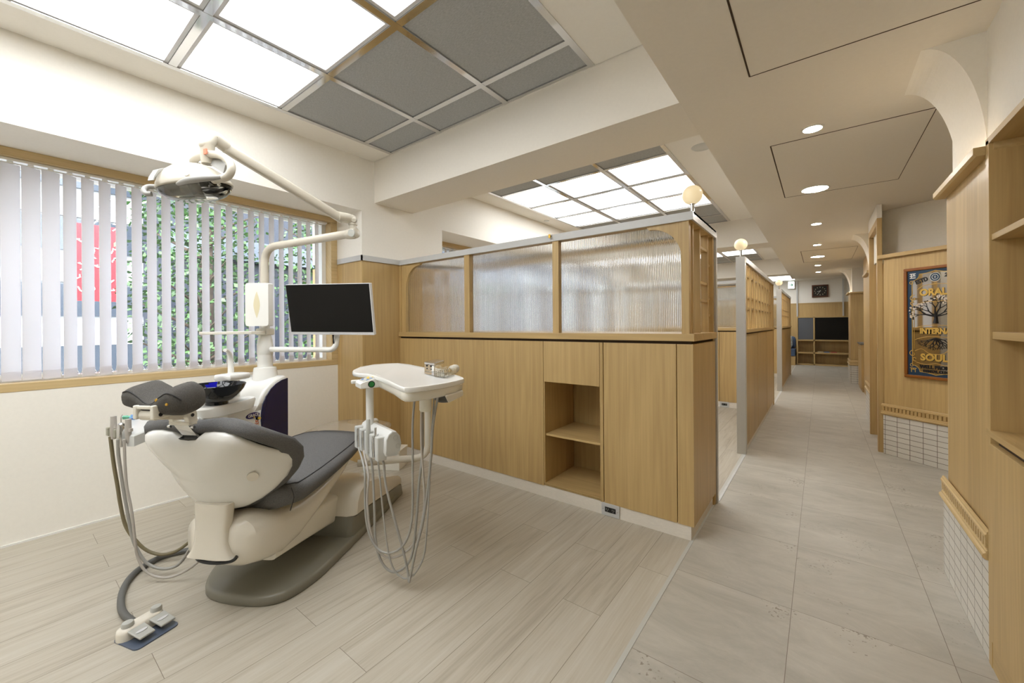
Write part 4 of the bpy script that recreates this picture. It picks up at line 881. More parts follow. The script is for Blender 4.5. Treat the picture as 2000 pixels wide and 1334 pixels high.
def post(z0, z1, r0, r1=None): return (r0, z0), (r1 or r0, z1)
m = MB(CF); m.lathe([(.088, .86), (.08, .885), (.072, .955), (.068, .968), (.05, .972)], (PW, PU, 0), n=32); part('tower', m, 'white', un, smooth=True)
m = MB(CF); m.lathe([(.048, .965), (.048, 1.058), (.0485, 1.06), (.0505, 1.062), (.0505, 1.132), (.049, 1.135), (.046, 1.165), (.038, 1.195), (.03, 1.2), (.03, 1.27)], (PW, PU, 0), n=32); part('pole_collar', m, 'white', un, smooth=True, auto=50)
m = MB(CF); m.lathe([(.0475, 1.058), (.0476, 1.061)], (PW, PU, 0), n=32); 
# ledge arm clamped on the pole
pw_ = CF @ Vector((PW, PU, 0)); a_ = PD(392, 653, 2.62); b_ = PD(512, 652, 2.80)
m = MB(); d = (b_-a_); d.z = 0; d.normalize(); n_ = Vector((-d.y, d.x, 0)); zz = 1.215
m.loft([[Vector((*(p.xy), 0))+n_*x+Vector((0, 0, z)) for x, z in ((-w, zz-t), (w, zz-t), (w, zz+t), (-w, zz+t))] for p, w, t in ((a_, .09, .009), (a_+d*.28, .09, .010), (a_+d*.36, .03, .013), (b_, .025, .016))]); part('ledge_arm', m, 'ivory', un, bevel=.003)
m = MB(CF); m.box(PW-.042, PW+.046, PU-.04, PU+.04, 1.196, 1.243); part('clamp', m, 'ivory', un, bevel=.008)

# tissue box on the pole
tb = thing('tissue_dispenser', 'white tissue dispenser with oval slot fixed to the lamp pole', 'tissue dispenser', (pw_.x, pw_.y, 1.26), YAW)
TF = Matrix.Translation(PD(506, 597, 2.76).xy.to_3d()) @ Matrix.Rotation(YAW, 4, 'Z')
m = MB(TF); m.loft([[Vector((a, y, 1.407+b)) for a, b in rrect(.158, .295, r)] for y, r in ((-.025, .02), (-.018, .008), (.03, .008))]); part('case', m, 'white', tb, smooth=True, auto=40)
m = MB(TF); m.loft([[Vector((k*.022*(1-abs(s)**1.6), -.0265+yy, 1.405+.09*s)) for s, k in [(i/10, 1) for i in range(-10, 11)]+[(i/10, -1) for i in range(9, -10, -1)] for t in (0,)] for yy in (0, .004)]); part('slot', m, plain('slot_ivory', (222, 212, 178), .4), tb)

# ================================================================== OPERATING LAMP
M['lampbody'] = plain('lamp_cream', (203, 196, 181), .25)
lp = thing('operating_lamp', 'white jointed operating lamp reaching over the chair from its tall pole', 'operating lamp', (pw_.x, pw_.y, 1.25), 0)
J1 = Vector((-2.30, 1.372, 1.83)); top = Vector((pw_.x, pw_.y, 1.795))
m = MB(); m.tube([Vector((pw_.x, pw_.y, 1.56)), Vector((pw_.x, pw_.y, 1.64))], .027, 20); part('pole_sleeve', m, 'lampbody', lp, smooth=True)
m = MB(); arm_end = J1+Vector((-.03, -.01, 0)); m.tube([Vector((pw_.x, pw_.y, 1.272))]+bend((pw_.x, pw_.y, 1.272), (pw_.x, pw_.y, 1.815), arm_end, .13, 14)+[arm_end], .0255, 20); part('lower_arm', m, 'lampbody', lp, smooth=True)
dirA = (J1-top).normalized()
m = MB(); m.lathe([(.0, -.06), (.026, -.055), (.031, -.03), (.034, 0), (.03, .03), (.0, .036)], J1, ax=dirA, n=24); part('elbow', m, 'lampbody', lp, smooth=True)
m = MB(); cpt = J1+dirA*.012+Vector((.012, -.026, -.005)); m.lathe([(0, 0), (.024, 0), (.022, .004), (0, .005)], cpt, ax=(.45, -.85, -.1), n=24); part('elbow_cap', m, 'lightgrey', lp)
m = MB(); m.lathe([(.022, .02), (.022, .05), (.026, .052), (.026, .075), (.0, .08)], J1, n=24); part('swivel', m, 'lampbody', lp, smooth=True)
K0 = PD(668, 428, 2.44); K1 = PD(440, 288, 1.93)
m = MB(); jt = J1+Vector((0, 0, .085)); dk_ = (K1-K0).normalized(); pth = [jt+Vector((.03, -.012, -.01)), jt+Vector((0, 0, .0)), (jt+K0)/2+Vector((0, 0, .008)), K0+dk_*.03]; m.tube(curve(pth, 6), .03, 16, [.012+.018*min(1, i/6) for i in range(19)]); part('shoulder', m, 'lampbody', lp, smooth=True)
m = MB(); side = dk_.cross(Vector((0, 0, 1))).normalized(); upv = side.cross(dk_)
m.loft([[p+side*a+upv*b for a, b in sell(.021, .027, 2.6, 20)] for p in (K0, K0+dk_*.01, K1-dk_*.01, K1)]); ua = part('spring_arm', m, 'lampbody', lp, smooth=True)
m = MB(); m.loft([[p+side*a+upv*b for a, b in ((.0215, .004), (.0225, .004), (.0225, .0075), (.0215, .0075))] for p in (K0+dk_*.03, K1-dk_*.03)]); m.build('arm_groove', 'lightgrey', ua)
K2 = PD(405, 287, 1.86)
m = MB(); m.tube(curve([K1-dk_*.01, K1+dk_*.05+Vector((0, 0, .012)), K2+Vector((0, 0, .015)), K2+(K2-K1).normalized()*.03], 6), .03, 16, [.024, .027, .029, .03, .031, .031, .031, .031, .031, .03, .03, .029, .028, .027, .025, .022, .018, .014, .006]); part('wrist', m, 'lampbody', lp, smooth=True)
m = MB(); m.lathe([(.0, -.085), (.024, -.085), (.027, -.06), (.027, -.02), (.03, 0)], K2+Vector((.0, 0, .005)), n=24); wr = part('wrist_swivel', m, 'lampbody', lp, smooth=True)
sp = PD(401, 296, 1.827); m = MB(); m.box(-.009, .009, -.003, .003, -.012, .012, T=Matrix.Translation(sp) @ Matrix.Rotation(YAW-.3, 4, 'Z')); m.build('orange_sticker', plain('orange_label', (226, 140, 110), .5), wr)
# head
HC = PD(381, 366, 1.86)
HF = Matrix.Translation(HC) @ Matrix.Rotation(YAW, 4, 'Z') @ Matrix.Rotation(math.radians(-6), 4, 'Y') @ Matrix.Rotation(math.radians(4), 4, 'X')
def hring(z, hx, hy, cx=0, n=2.3): return [Vector((cx+a, b, z)) for a, b in sell(hx, hy, n, 40)]
m = MB(HF); m.loft([hring(.0, .150, .094), hring(-.006, .157, .10), hring(.004, .16, .102), hring(.02, .155, .099, -.002), hring(.05, .135, .086, -.008), hring(.08, .102, .066, -.014), hring(.098, .07, .046, -.018), hring(.106, .03, .02, -.02), hring(.107, .001, .001, -.02)], cap=False); part('lamp_housing', m, 'lampbody', lp, smooth=True, auto=180)
m = MB(HF); m.loft([hring(.0, .152, .097), hring(-.02, .150, .096), hring(-.042, .125, .082), hring(-.056, .085, .058), hring(-.06, .03, .02)]); m2 = MB(HF); m.loft([hring(-.002, .147, .092), hring(-.02, .145, .091), hring(-.039, .12, .078), hring(-.052, .082, .054), hring(-.056, .03, .02)]); part('clear_cover', m, 'acrylic', lp, smooth=True)
m = MB(HF); rn = random.Random(5); vs_ = []; fs_ = []
for a_i in range(5):
    for k in range(22):
        t = 2*PI*(k+.5*(a_i % 2))/22; rr = .16+.84*a_i/4; vs_.append(Vector((.146*rr*math.cos(t), .091*rr*math.sin(t), .05*(1-rr*rr)-.002+rn.uniform(-.005, .005)*(a_i < 4))))
for a_i in range(4):
    for k in range(22): fs_.append((a_i*22+k, a_i*22+(k+1) % 22, a_i*22+22+(k+1) % 22, a_i*22+22+k))
fs_.append(tuple(range(22))); m.add(vs_, fs_)
part('reflector', m, 'chrome', lp)
m = MB(HF); m.tube([(-.11, -.02, -.012), (-.02, .0, -.012), (.02, 0, -.012)], .009, 12); m.sphere((.02, 0, -.012), .018, 16); part('bulb_holder', m, 'lightgrey', lp)
M['gripgrey'] = plain('lamp_grip_grey', (158, 156, 151), .4)
m = MB(HF); m.loft([[Vector((-.118+.012*k, y, z)) for y, z in ((-.112, .012), (-.104, .03), (-.075, .068), (-.03, .09), (.03, .09), (.075, .068), (.1, .02), (.096, .02), (.07, .06), (.03, .082), (-.03, .082), (-.07, .06), (-.1, .026), (-.106, .012))] for k in (0, 2)]); part('grey_band', m, 'gripgrey', lp, smooth=True)
m = MB(HF); m.tube(curve([(-.15, -.02, .012), (-.18, -.04, .012), (-.186, -.06, -.008), (-.17, -.07, -.028), (-.15, -.065, -.03)], 5), .011, 12); part('grip', m, 'gripgrey', lp, smooth=True)
m = MB(HF); p = curve([(.0, -.10, -.012), (.05, -.122, -.012), (.10, -.125, -.01), (.155, -.115, -.008), (.19, -.10, -.004)], 5); m.tube(p, .011, 12, [.004+.010*math.sin(PI*min(1, .12+i/(len(p)-1)*.75)) for i in range(len(p))]); part('grip', m, 'gripgrey', lp, smooth=True)
m = MB(HF); m.lathe([(0, .006), (.01, .004), (.012, 0)], (.055, -.108, .02), ax=(0, -1, .6), n=16); part('latch_knob', m, 'lampbody', lp)
yk = [PD(u, v, d) for u, v, d in ((388, 324, 1.93), (378, 318, 1.92), (384, 308, 1.89), (404, 302, 1.855), (428, 303, 1.83), (446, 314, 1.80), (452, 329, 1.785), (446, 343, 1.785), (432, 349, 1.79), (422, 350, 1.80))]
m = MB(); m.tube(curve(yk, 5), .017, 14); part('yoke', m, 'lampbody', lp, smooth=True)
m = MB(); m.lathe([(.014, -.012), (.02, -.006), (.02, .012), (.012, .016)], yk[-1], ax=(yk[-1]-yk[-2]), n=20); part('yoke_joint', m, 'lampbody', lp, smooth=True)
m = MB(); m.prism([PD(396, 312, 1.87), PD(428, 308, 1.85), PD(440, 322, 1.83), PD(436, 338, 1.82)], Vector((FW[0], FW[1], 0))*.02); part('yoke_panel', m, 'gripgrey', lp)

# ================================================================== MONITOR on its arm
mo = thing('monitor', 'black screen monitor with silver edge on a white tube arm', 'monitor', (pw_.x, pw_.y, 1.1), 0)
TL, TR, BL = PD(557, 556, 2.68), PD(722, 553, 2.57), PD(566, 653.5, 2.74)
rx = (TR-TL); W_ = rx.length; rx.normalize(); uy = (TL-BL); uy = uy-rx*uy.dot(rx); H_ = uy.length; uy.normalize(); nz = rx.cross(uy)
MF = Matrix(((rx.x, uy.x, nz.x, 0), (rx.y, uy.y, nz.y, 0), (rx.z, uy.z, nz.z, 0), (0, 0, 0, 1))); MF.translation = TL-uy*H_
m = MB(MF); m.box(0, W_, 0, H_, -.028, -.001); part('case', m, 'silver', mo, bevel=.003)
m = MB(MF); m.box(.003, W_-.006, .02, H_-.003, -.002, .0005); part('screen', m, 'screen', mo)
m = MB(MF); 
for i in range(5): m.cyl((W_-.12+.018*i, .009, -.001), (W_-.12+.018*i, .009, .0003), .0016, n=8)
m.box(W_*.5-.016, W_*.5+.016, .007, .011, -.001, .0003); part('chin_buttons', m, 'lightgrey', mo)
m = MB(MF); m.box(W_*.35, W_*.75, .06, .26, -.05, -.027); part('rear_housing', m, 'silver', mo, bevel=.01)
e1 = PD(655, 683, 2.72); e1.z = 1.095; a0 = Vector((pw_.x, pw_.y, 1.095)); up1 = Vector((e1.x, e1.y, 1.30))+Vector((FW[0], FW[1], 0))*.06
m = MB(); m.tube([a0+(Vector((e1.x, e1.y, a0.z))-a0).normalized()*.0508]+bend(a0, e1, up1, .05, 10)+[up1], .0185, 16); part('support_arm', m, 'white', mo, smooth=True)
m = MB(); m.tube(curve([e1+Vector((-.05, .02, .12)), e1+Vector((-.045, .01, .06)), e1+Vector((-.015, 0, .03)), e1+Vector((.0, -.012, .06)), e1+Vector((.0, -.02, .12))], 5), .004, 8); part('cable', m, 'black', mo)

# ================================================================== SUCTION HOLDER at the left of the chair
sh = thing('suction_holder', 'grey suction tool holder with keypad left of the backrest', 'suction holder', PD(240, 850, 2.0), 0)
AX = (PD(252, 850, 1.95)-PD(210, 842, 2.05)); AX.z = 0; L_ = AX.length; AX.normalize(); BX = Vector((-AX.y, AX.x, 0))
m = MB(); zc = PD(232, 848, 2.0).z
def hbox(mb, a0, a1, b0, b1, z0, z1, o=PD(210, 842, 2.05)):
    o2 = Vector((o.x, o.y, 0)); mb.loft([[o2+AX*a+BX*b+Vector((0, 0, z)) for a, b in ((a0, b0), (a1, b0), (a1, b1), (a0, b1))] for z in (z0, z1)])
for i in range(4): hbox(m, -.012+.0395*i, .013+.0395*i, -.004, .07, zc-.022, zc+.022)
hbox(m, -.012, .15, .055, .09, zc-.0215, zc+.0215)
part('prong_block', m, 'taupe', sh, bevel=.005)
bx = [PD(248, 850, 1.95), PD(262, 850, 1.95), PD(292, 838, 2.02), PD(312, 828, 2.10), PD(300, 796, 2.30), PD(262, 802, 2.26), PD(245, 832, 2.04)]
m = MB(); m.loft([[p+Vector((0, 0, -.055+.0*i)) for i, p in enumerate(bx)], [p-Vector((0, 0, .006)) for p in bx], [p+(sum(bx, Vector())/7-p)*.05 for p in bx]]); part('keypad_body', m, 'pale', sh, smooth=True, auto=35)
def patch(name, px, mat, par, d=.002):
    m = MB(); ps_ = [p+Vector((0, 0, d)) for p in px]; m.loft([[p-Vector((0, 0, .003)) for p in ps_], ps_]); return m.build(name, mat, par)
o_ = bx[1]; U1 = (bx[2]-bx[1]); U2 = (bx[6]-bx[0])
kp = [PD(u, v, d) for u, v, d in ((248, 818, 2.135), (274, 813, 2.165), (286, 803, 2.245), (264, 803.5, 2.245))]
for j, (u, v, d, c) in enumerate(((238.5+1, 815, 2.145, 'mint'), (246, 815.5, 2.15, 'mint'), (255, 813, 2.165, 'sky'), (259, 812, 2.175, 'sky'), (253, 817, 2.13, 'sky'))):
    p = PD(u+5, v-1, d); m = MB(); m.box(-.011, .011, -.007, .007, -.012, .0045, T=Matrix.Translation(p) @ Matrix.Rotation(YAW+.5, 4, 'Z') @ Matrix.Rotation(.35, 4, 'X')); part('key', m, c, sh, bevel=.002)
for (u, d, kind) in ((222, 2.025, 0), (236.5, 1.99, 1), (250.5, 1.955, 0)):
    b = PD(u, 842, d); b = Vector((b.x, b.y, zc)); m = MB()
    if kind == 0:
        m.lathe([(.010, -.03), (.012, .0), (.0135, .03), (.0125, .05), (.012, .085), (.0, .086)], b, n=16); m.box(-.006, .02, -.01, .004, .025, .04, T=Matrix.Translation(b) @ Matrix.Rotation(YAW, 4, 'Z')); part('suction_handpiece', m, 'hosel', sh, smooth=True)
    else:
        m.lathe([(.012, -.06), (.0165, -.02), (.017, .035), (.014, .052), (.006, .06), (.0, .061)], b, n=18); m.tube(curve([b+Vector((0, 0, .058)), b+Vector((0, 0, .085)), b+Vector((.006, .004, .098))], 4), .0022, 8); part('air_water_syringe', m, 'chrome', sh, smooth=True)
def hose(pxs, d0, d1, r, mat, par, start=None, end=None, name='hose'):
    n_ = len(pxs); P = [PD(u, v, d0+(d1-d0)*i/(n_-1)) for i, (u, v) in enumerate(pxs)]
    if start is not None: P = [start]+P
    if end is not None: P = P+[end]
    m = MB(); m.tube(curve(P, 6), r, 10); return part(name, m, mat, par, smooth=True)
hose([(215.5, 853), (222, 905), (229.7, 950), (234.8, 983), (245, 1026), (264, 1054.5), (287, 1075), (315, 1083), (343, 1077), (368.6, 1059.6), (386.5, 1044), (399, 1021), (410.7, 988)], 2.04, 2.20, .0082, 'hosed', sh)
hose([(230.5, 858), (231, 885), (235, 915), (240, 950), (247.5, 993), (257.7, 1047), (269, 1075), (287, 1100), (317.6, 1111), (348, 1103), (371, 1072), (391.6, 1036.7), (405.6, 991)], 1.975, 2.05, .0072, 'hose', sh)
hose([(242.5, 858), (244, 905), (247.5, 950), (256.5, 996), (264, 1057), (268, 1085), (282, 1113), (307.5, 1127), (338, 1126), (373.7, 1108), (401.8, 1080), (414.5, 1049), (425, 1010)], 1.935, 1.99, .006, 'hosel', sh)
m = MB(); m.tube(curve([PD(402, 985, 2.25), PD(395, 1003, 2.24), PD(387, 1022, 2.22)], 5), .003, 8); m.cyl(PD(387, 1019, 2.22), PD(384.5, 1027, 2.22), .006, n=10); part('loose_connector', m, 'hosel', sh)
m = MB(); m.tube([PD(310, 812, 2.12), CF @ Vector((-.46, .30, .75)), CF @ Vector((-.55, .50, .69))], .02, 14); part('support_arm', m, 'pale', sh, smooth=True)

# ================================================================== INSTRUMENT TABLE
it = thing('instrument_table', 'white instrument table with hanging grey hoses at the right of the chair', 'instrument table', PD(838, 885, 3.0).xy.to_3d(), 0)
TZ = 1.0
edge = [(690, 722.3), (703, 716.5), (730, 711.5), (757, 709.6), (777, 708.9), (800, 711.5), (830, 717.5), (868, 726), (897, 733.5), (905, 737), (906.5, 739.5), (890, 744), (862, 749.5), (830, 754), (803, 757), (790, 757), (781, 754), (765, 746.5), (745, 738), (728, 732), (716, 729.8), (700, 729), (690, 727.5), (688, 725)]
eg = [PZ(u, v, TZ) for u, v in edge]; cg = sum(eg, Vector())/len(eg)
def tring(z, d):
    out = []
    for p in eg:
        e = p-cg; L = e.length; q_ = p-e/L*d; out.append(Vector((q_.x, q_.y, z)))
    return out
m = MB(); m.loft([tring(TZ-.022, .006), tring(TZ-.02, .001), tring(TZ-.006, .0), tring(TZ-.001, .002), tring(TZ, .006), tring(TZ-.004, .03)]); part('tray_top', m, 'white', it, smooth=True, auto=50)
hb = [PZ(u, v, TZ) for u, v in ((735, 733), (745, 738), (765, 746.5), (781, 754), (790, 757), (803, 757), (830, 754), (862, 749.5), (890, 744), (906, 739), (896, 733.5), (868, 726), (830, 719), (790, 715), (760, 718))]
hcg = sum(hb, Vector())/len(hb)
def hring2(dz, d): return [Vector((p.x-(p-hcg).normalized().x*d, p.y-(p-hcg).normalized().y*d, TZ+dz)) for p in hb]
m = MB(); m.loft([hring2(-.022, .008), hring2(-.026, .006), hring2(-.05, .008), hring2(-.062, .02), hring2(-.064, .05)]); part('housing', m, 'ivory', it, smooth=True, auto=50)
e0, e1_, e2_ = [Vector((p.x, p.y, 0)) for p in (PZ(868, 748.5, TZ), PZ(905, 739.5, TZ), PZ(872, 729, TZ))]
m = MB(); m.loft([[e0+Vector((0, 0, .945)), e1_+Vector((0, 0, .945)), e1_*.97+e2_*.03+Vector((0, 0, .945)), e2_+Vector((0, 0, .945))], [e0*.8+e1_*.2+Vector((0, 0, .905)), e1_+Vector((0, 0, .918)), e1_*.9+e2_*.1+Vector((0, 0, .918)), e2_+Vector((0, 0, .91))]]); part('end_housing', m, 'ivory', it, bevel=.006)
kx_ = PD(868, 777, 1.92); m = MB(); m.lathe([(0, -.02), (.03, -.018), (.048, -.005), (.05, .02)], kx_, n=24); part('foot_knob', m, 'rubber', it, smooth=True)
b0 = PD(831, 778, 1.84); m = MB(); m.lathe([(0, -.058), (.024, -.058), (.028, -.052), (.028, .0), (.0255, .012), (.0255, .035), (.028, .04), (.028, .06)], b0, n=28); part('water_bottle', m, plain('milky_plastic', (228, 224, 210), .3), it, smooth=True)
# control panel on the front left edge
c0 = PD(723, 747, 2.08); cdir = (PZ(787, 756, TZ)-PZ(716, 730, TZ)); cdir.z = 0; cdir.normalize(); cno = Vector((cdir.y, -cdir.x, 0))
KF = Matrix.Translation((c0.x, c0.y, 0)) @ Matrix.Rotation(math.atan2(cdir.y, cdir.x), 4, 'Z')
kz = c0.z; m = MB(KF); m.loft([[Vector((x, y, z)) for y, z in ((-.062, kz-.022), (-.062, kz+.002), (-.052, kz+.010), (.05, kz+.036), (.05, kz-.022))] for x in (-.052, .055)]); cp_ = part('control_panel', m, 'white', it, bevel=.003)
TFk = Matrix.Translation((0, -.002, kz+.0235)) @ Matrix.Rotation(math.atan2(.026, .102), 4, 'X')
m = MB(KF); m.box(-.044, .046, -.044, .046, -.0005, .0012, T=TFk); m.build('keypad_face', 'lightgrey', cp_)
for i, (x, y, c) in enumerate([(-.03, -.03, 'sky'), (-.012, -.034, 'sky'), (-.03, .0, 'yellow'), (-.012, -.008, 'yellow'), (.006, -.008, 'yellow'), (-.03, .028, 'mint'), (-.012, .03, 'mint'), (.01, .014, 'yellow'), (.028, .0, 'sky'), (.036, -.022, 'sky'), (.02, .032, 'mint'), (.036, .026, 'sky')]):
    m = MB(KF); m.box(x-.007, x+.007, y-.005, y+.005, .001, .003, T=TFk); m.build('key', c, cp_)
m = MB(KF); m.cyl((.055, -.008, kz-.002), (.058, -.008, kz-.002), .017, n=24); sw_ = m.build('power_switch', 'black', cp_); m = MB(KF); m.cyl((.058, -.008, kz-.002), (.060, -.008, kz-.002), .013, n=24); m.build('switch_lens', 'green', sw_)
m = MB(KF); m.box(-.085, -.05, .0, .02, kz-.008, kz+.006); m.box(-.1, -.08, -.075, .02, kz-.012, kz+.008); part('handle', m, 'white', it, bevel=.006)
# handpiece block under the panel
hd0, hd1 = PD(722, 838, 2.14), PD(764, 872, 1.93); hx_ = (hd1-hd0); hx_.z = 0; LB = hx_.length; hx_.normalize()
GF = Matrix.Translation((hd0.x, hd0.y, (hd0.z+hd1.z)/2)) @ Matrix.Rotation(math.atan2(hx_.y, hx_.x), 4, 'Z')
pole_top = Vector((c0.x, c0.y, kz-.02))-cdir*.01; gz = (hd0.z+hd1.z)/2
m = MB(); m.tube([pole_top, Vector((pole_top.x, pole_top.y, gz+.06)), (GF @ Vector((.0, .03, .05)))], .0195, 18); part('block_stem', m, 'white', it, smooth=True)
sec_ = [(-.048, -.058), (-.06, -.04), (-.055, .028), (-.035, .052), (-.005, .064), (.03, .06), (.058, .038), (.07, .0), (.06, -.04), (.03, -.062)]
sec_ = [(y*.62, z*.96) for y, z in sec_]
m = MB(GF); m.loft([[Vector((x, y*k, z*k)) for y, z in sec_] for x, k in ((-.045, .93), (-.035, 1), (LB+.01, 1), (LB+.02, .97))]); blk = part('handpiece_block', m, 'block', it, smooth=True, auto=35)
m = MB(GF); m.loft([[Vector((x, y*.93, z*.93)) for y, z in sec_] for x in (LB+.019, LB+.024)]); m.build('end_cap', 'pale', blk)
m = MB(GF)
for y, z in ((.012, .03), (.024, -.012)): m.tube([(LB+.0245, y+.011*math.cos(2*PI*k/16), z+.011*math.sin(2*PI*k/16)) for k in range(17)], .0008, 5)
m.build('cap_ring', 'lightgrey', blk)
xs_ = [(-.025+i*(LB+.03)/4.4) for i in range(5)]
for i, x in enumerate(xs_):
    m = MB(GF); m.box(x-.0185, x+.0185, -.066, -.02, -.078, .036); part('holder_prong', m, 'pale', it, bevel=.005)
hp = [(x+.0215 if i < 4 else x-.0215, -.058) for i, x in enumerate(xs_)]
for i, (x, y) in enumerate(hp):
    m = MB(GF)
    if i == 2: m.lathe([(.006, -.075), (.011, -.03), (.0115, .05), (.0095, .095), (.007, .1), (0, .101)], (x, y, 0), n=16); part('handpiece', m, 'lightgrey', it, smooth=True)
    elif i == 4 or i == 3 and False: m.lathe([(.006, -.06), (.009, -.02), (.012, .02), (.012, .03), (.006, .032), (.0055, .06), (.006, .075), (0, .076)], (x, y, 0), n=16); part('handpiece', m, 'chrome', it, smooth=True)
    else: m.lathe([(.006, -.07), (.009, -.03), (.009, .02), (.007, .03), (0, .031)], (x, y, 0), n=16); part('handpiece', m, 'chrome', it, smooth=True)
# poles and arm
pb = PD(836, 888, 2.96); zarm = .285; pb.z = zarm; ptp = Vector((pb.x, pb.y, .915)); pc0 = CF @ Vector((.05, 1.05, .285))
m = MB(); m.tube([pc0]+bend(pc0, pb, ptp, .1, 12)+[ptp], .0245, 18); part('swing_arm', m, 'ivory', it, smooth=True)
tcx = PZ(815, 735, .925); m = MB(); m.tube([ptp, Vector((ptp.x, ptp.y, .925)), Vector((tcx.x, tcx.y, .925))], .022, 14); part('upper_arm', m, 'ivory', it, smooth=True)
# hoses from the handpiece block up to the table
hb_ = [GF @ Vector((x, y, -.07)) for x, y in hp]
hs = [
 ([(712, 920), (713, 980), (716, 1020), (724, 1050), (738, 1072), (756, 1080), (776, 1075), (792, 1058), (802, 1030), (806, 990), (806, 900), (806, 830), (810, 775)], 'hose', .0055),
 ([(719.5, 930), (717, 975), (722, 1030), (734, 1068), (752, 1087), (772, 1088), (792, 1078), (812, 1055), (824, 1020), (829, 980), (827, 930), (823, 870), (823, 790)], 'hosel', .0055),
 ([(727, 910), (731, 985), (733, 1050), (742, 1090), (757, 1112), (773, 1117), (790, 1108), (804, 1085), (812, 1030), (818, 950), (825, 880), (825, 800), (825, 770)], 'hose', .006),
 ([(737, 895), (742, 935), (748, 1000), (757, 1070), (768, 1110), (784, 1127), (797, 1129), (812, 1118), (828, 1085), (834, 1030), (840, 920), (843, 850), (848, 775)], 'hose', .0042),
 ([(748, 900), (754, 950), (772, 1020), (786, 1070), (796, 1115), (799, 1136), (802, 1125), (812, 1075), (826, 1020), (836, 950), (842, 890), (846, 830), (856, 770)], 'hose', .0058)]
for (px, mt, r), st_ in zip(hs, hb_):
    d0 = (st_.x*FW[0]+st_.y*FW[1]); hose(px, min(d0, 1.98), 1.84, r, mt, it, start=st_)

# blocks on the table
def on_table(u, v): return PZ(u, v, TZ)
fb = on_table(852, 735); BF = Matrix.Translation((fb.x, fb.y, TZ)) @ Matrix.Rotation(math.radians(-8), 4, 'Z')
q0 = thing('bur_block', 'chrome and clear bur block at the back corner of the instrument table', 'bur block', (fb.x, fb.y, TZ), math.radians(-8))
a1, a2, a3 = on_table(829, 729.5), on_table(848, 733.5), on_table(868, 725.5)
vx = (a2-a1).normalized(); vy = (a3-a2).normalized(); lx, ly = (a2-a1).length, (a3-a2).length
def obox(mb, o, dx, dy, l0, l1, m0, m1, z0, z1): mb.loft([[o+dx*a+dy*b+Vector((0, 0, z)) for a, b in ((l0, m0), (l1, m0), (l1, m1), (l0, m1))] for z in (z0, z1)])
m = MB(); obox(m, a1, vx, vy, 0, lx, 0, ly, 0, .05); part('clear_body', m, 'acrylic', q0, bevel=.002)
m = MB(); obox(m, a1, vx, vy, -.001, lx+.001, 0, ly, .05, .062); part('metal_lid', m, 'chrome', q0, bevel=.002)
m = MB()
for k in (.3, .72): 
    m.lathe([(0, .004), (.006, .003), (.006, 0)], a1+vx*lx*k+Vector((0, 0, .045)), ax=-vy, n=14); m.lathe([(0, .003), (.004, .002), (.004, 0)], a1+vx*lx*k+Vector((0, 0, .03)), ax=-vy, n=12)
part('clasp', m, 'black', q0)
q1 = thing('tip_case', 'open clear plastic tip case in front of the bur block', 'case', on_table(870, 735), 0)
a1, a2, a3 = on_table(847, 735), on_table(868, 738.5), on_table(892, 729.5); vx = (a2-a1).normalized(); vy = (a3-a2).normalized(); lx, ly = (a2-a1).length, (a3-a2).length
m = MB(); obox(m, a1, vx, vy, 0, lx, 0, ly, .001, .004); obox(m, a1, vx, vy, 0, .002, 0, ly, .004, .032); obox(m, a1, vx, vy, lx-.002, lx, 0, ly, .004, .032); obox(m, a1, vx, vy, 0, lx, 0, .002, .004, .032); obox(m, a1, vx, vy, 0, lx, ly-.002, ly, .004, .032); obox(m, a1, vx, vy, .002, lx-.002, .002, ly-.002, .02, .022); part('clear_tray', m, 'acrylic', q1)
m = MB()
for i in range(7):
    for j in range(2): c = a1+vx*lx*(.3+.4*j)+vy*ly*(i+.5)/7; m.cyl(c+Vector((0, 0, .005)), c+Vector((0, 0, .027)), .0022, .0012, 8)
part('tip', m, 'ivory', q1)
c0_, c1_ = on_table(881, 724.5), on_table(895, 728.5); m = MB(); m.lathe([(.010, 0), (.014, .02), (.02, .05), (.022, .075), (.014, .082), (0, .083)], c0_+Vector((0, 0, .02)), ax=(c1_-c0_), n=20); o = m.build('plastic_cap', 'ivory', smooth=True); tag(o, 'cream plastic nozzle cap lying behind the tip case', 'cap')

# ================================================================== FOOT PEDAL, junction box
fp = thing('foot_pedal', 'cream and grey double foot pedal with thick cable on the wood floor', 'foot pedal', PZ(280, 1235, 0), 0)
A, Bp, Cp = PZ(214, 1256, 0), PZ(271, 1270, 0), PZ(357, 1216, 0)
ux = (Cp-Bp); Lx = ux.length; ux.normalize(); uyv = Vector((-ux.y, ux.x, 0)); Wd = abs((A-Bp).dot(uyv))
PF = Matrix(((ux.x, uyv.x, 0, Bp.x), (ux.y, uyv.y, 0, Bp.y), (0, 0, 1, 0), (0, 0, 0, 1)))
m = MB(PF); m.loft([[Vector((Lx/2-.01+a, Wd/2+b, z)) for a, b in rrect(Lx, Wd, .02)] for z in (0, .005)]); part('floor_plate', m, plain('slate_plate', (88, 98, 116), .35), fp)
m = MB(PF); hwid = Wd*.44
def pill(z, d): return [Vector((Lx/2-.01+a, Wd-hwid/2+b, z)) for a, b in rrect(Lx*1.02-2*d, hwid-2*d, (hwid-2*d)/2-.002, 8)]
m.loft([pill(.004, .0), pill(.03, 0), pill(.042, .004), pill(.047, .014)]); part('housing', m, 'cream', fp, smooth=True, auto=50)
for k in (.16, .80):
    m = MB(PF); m.lathe([(.02, 0), (.02, .012), (.017, .018), (0, .02)], (Lx*k, Wd-hwid/2, .045), n=24); part('knob', m, 'lightgrey', fp, smooth=True)
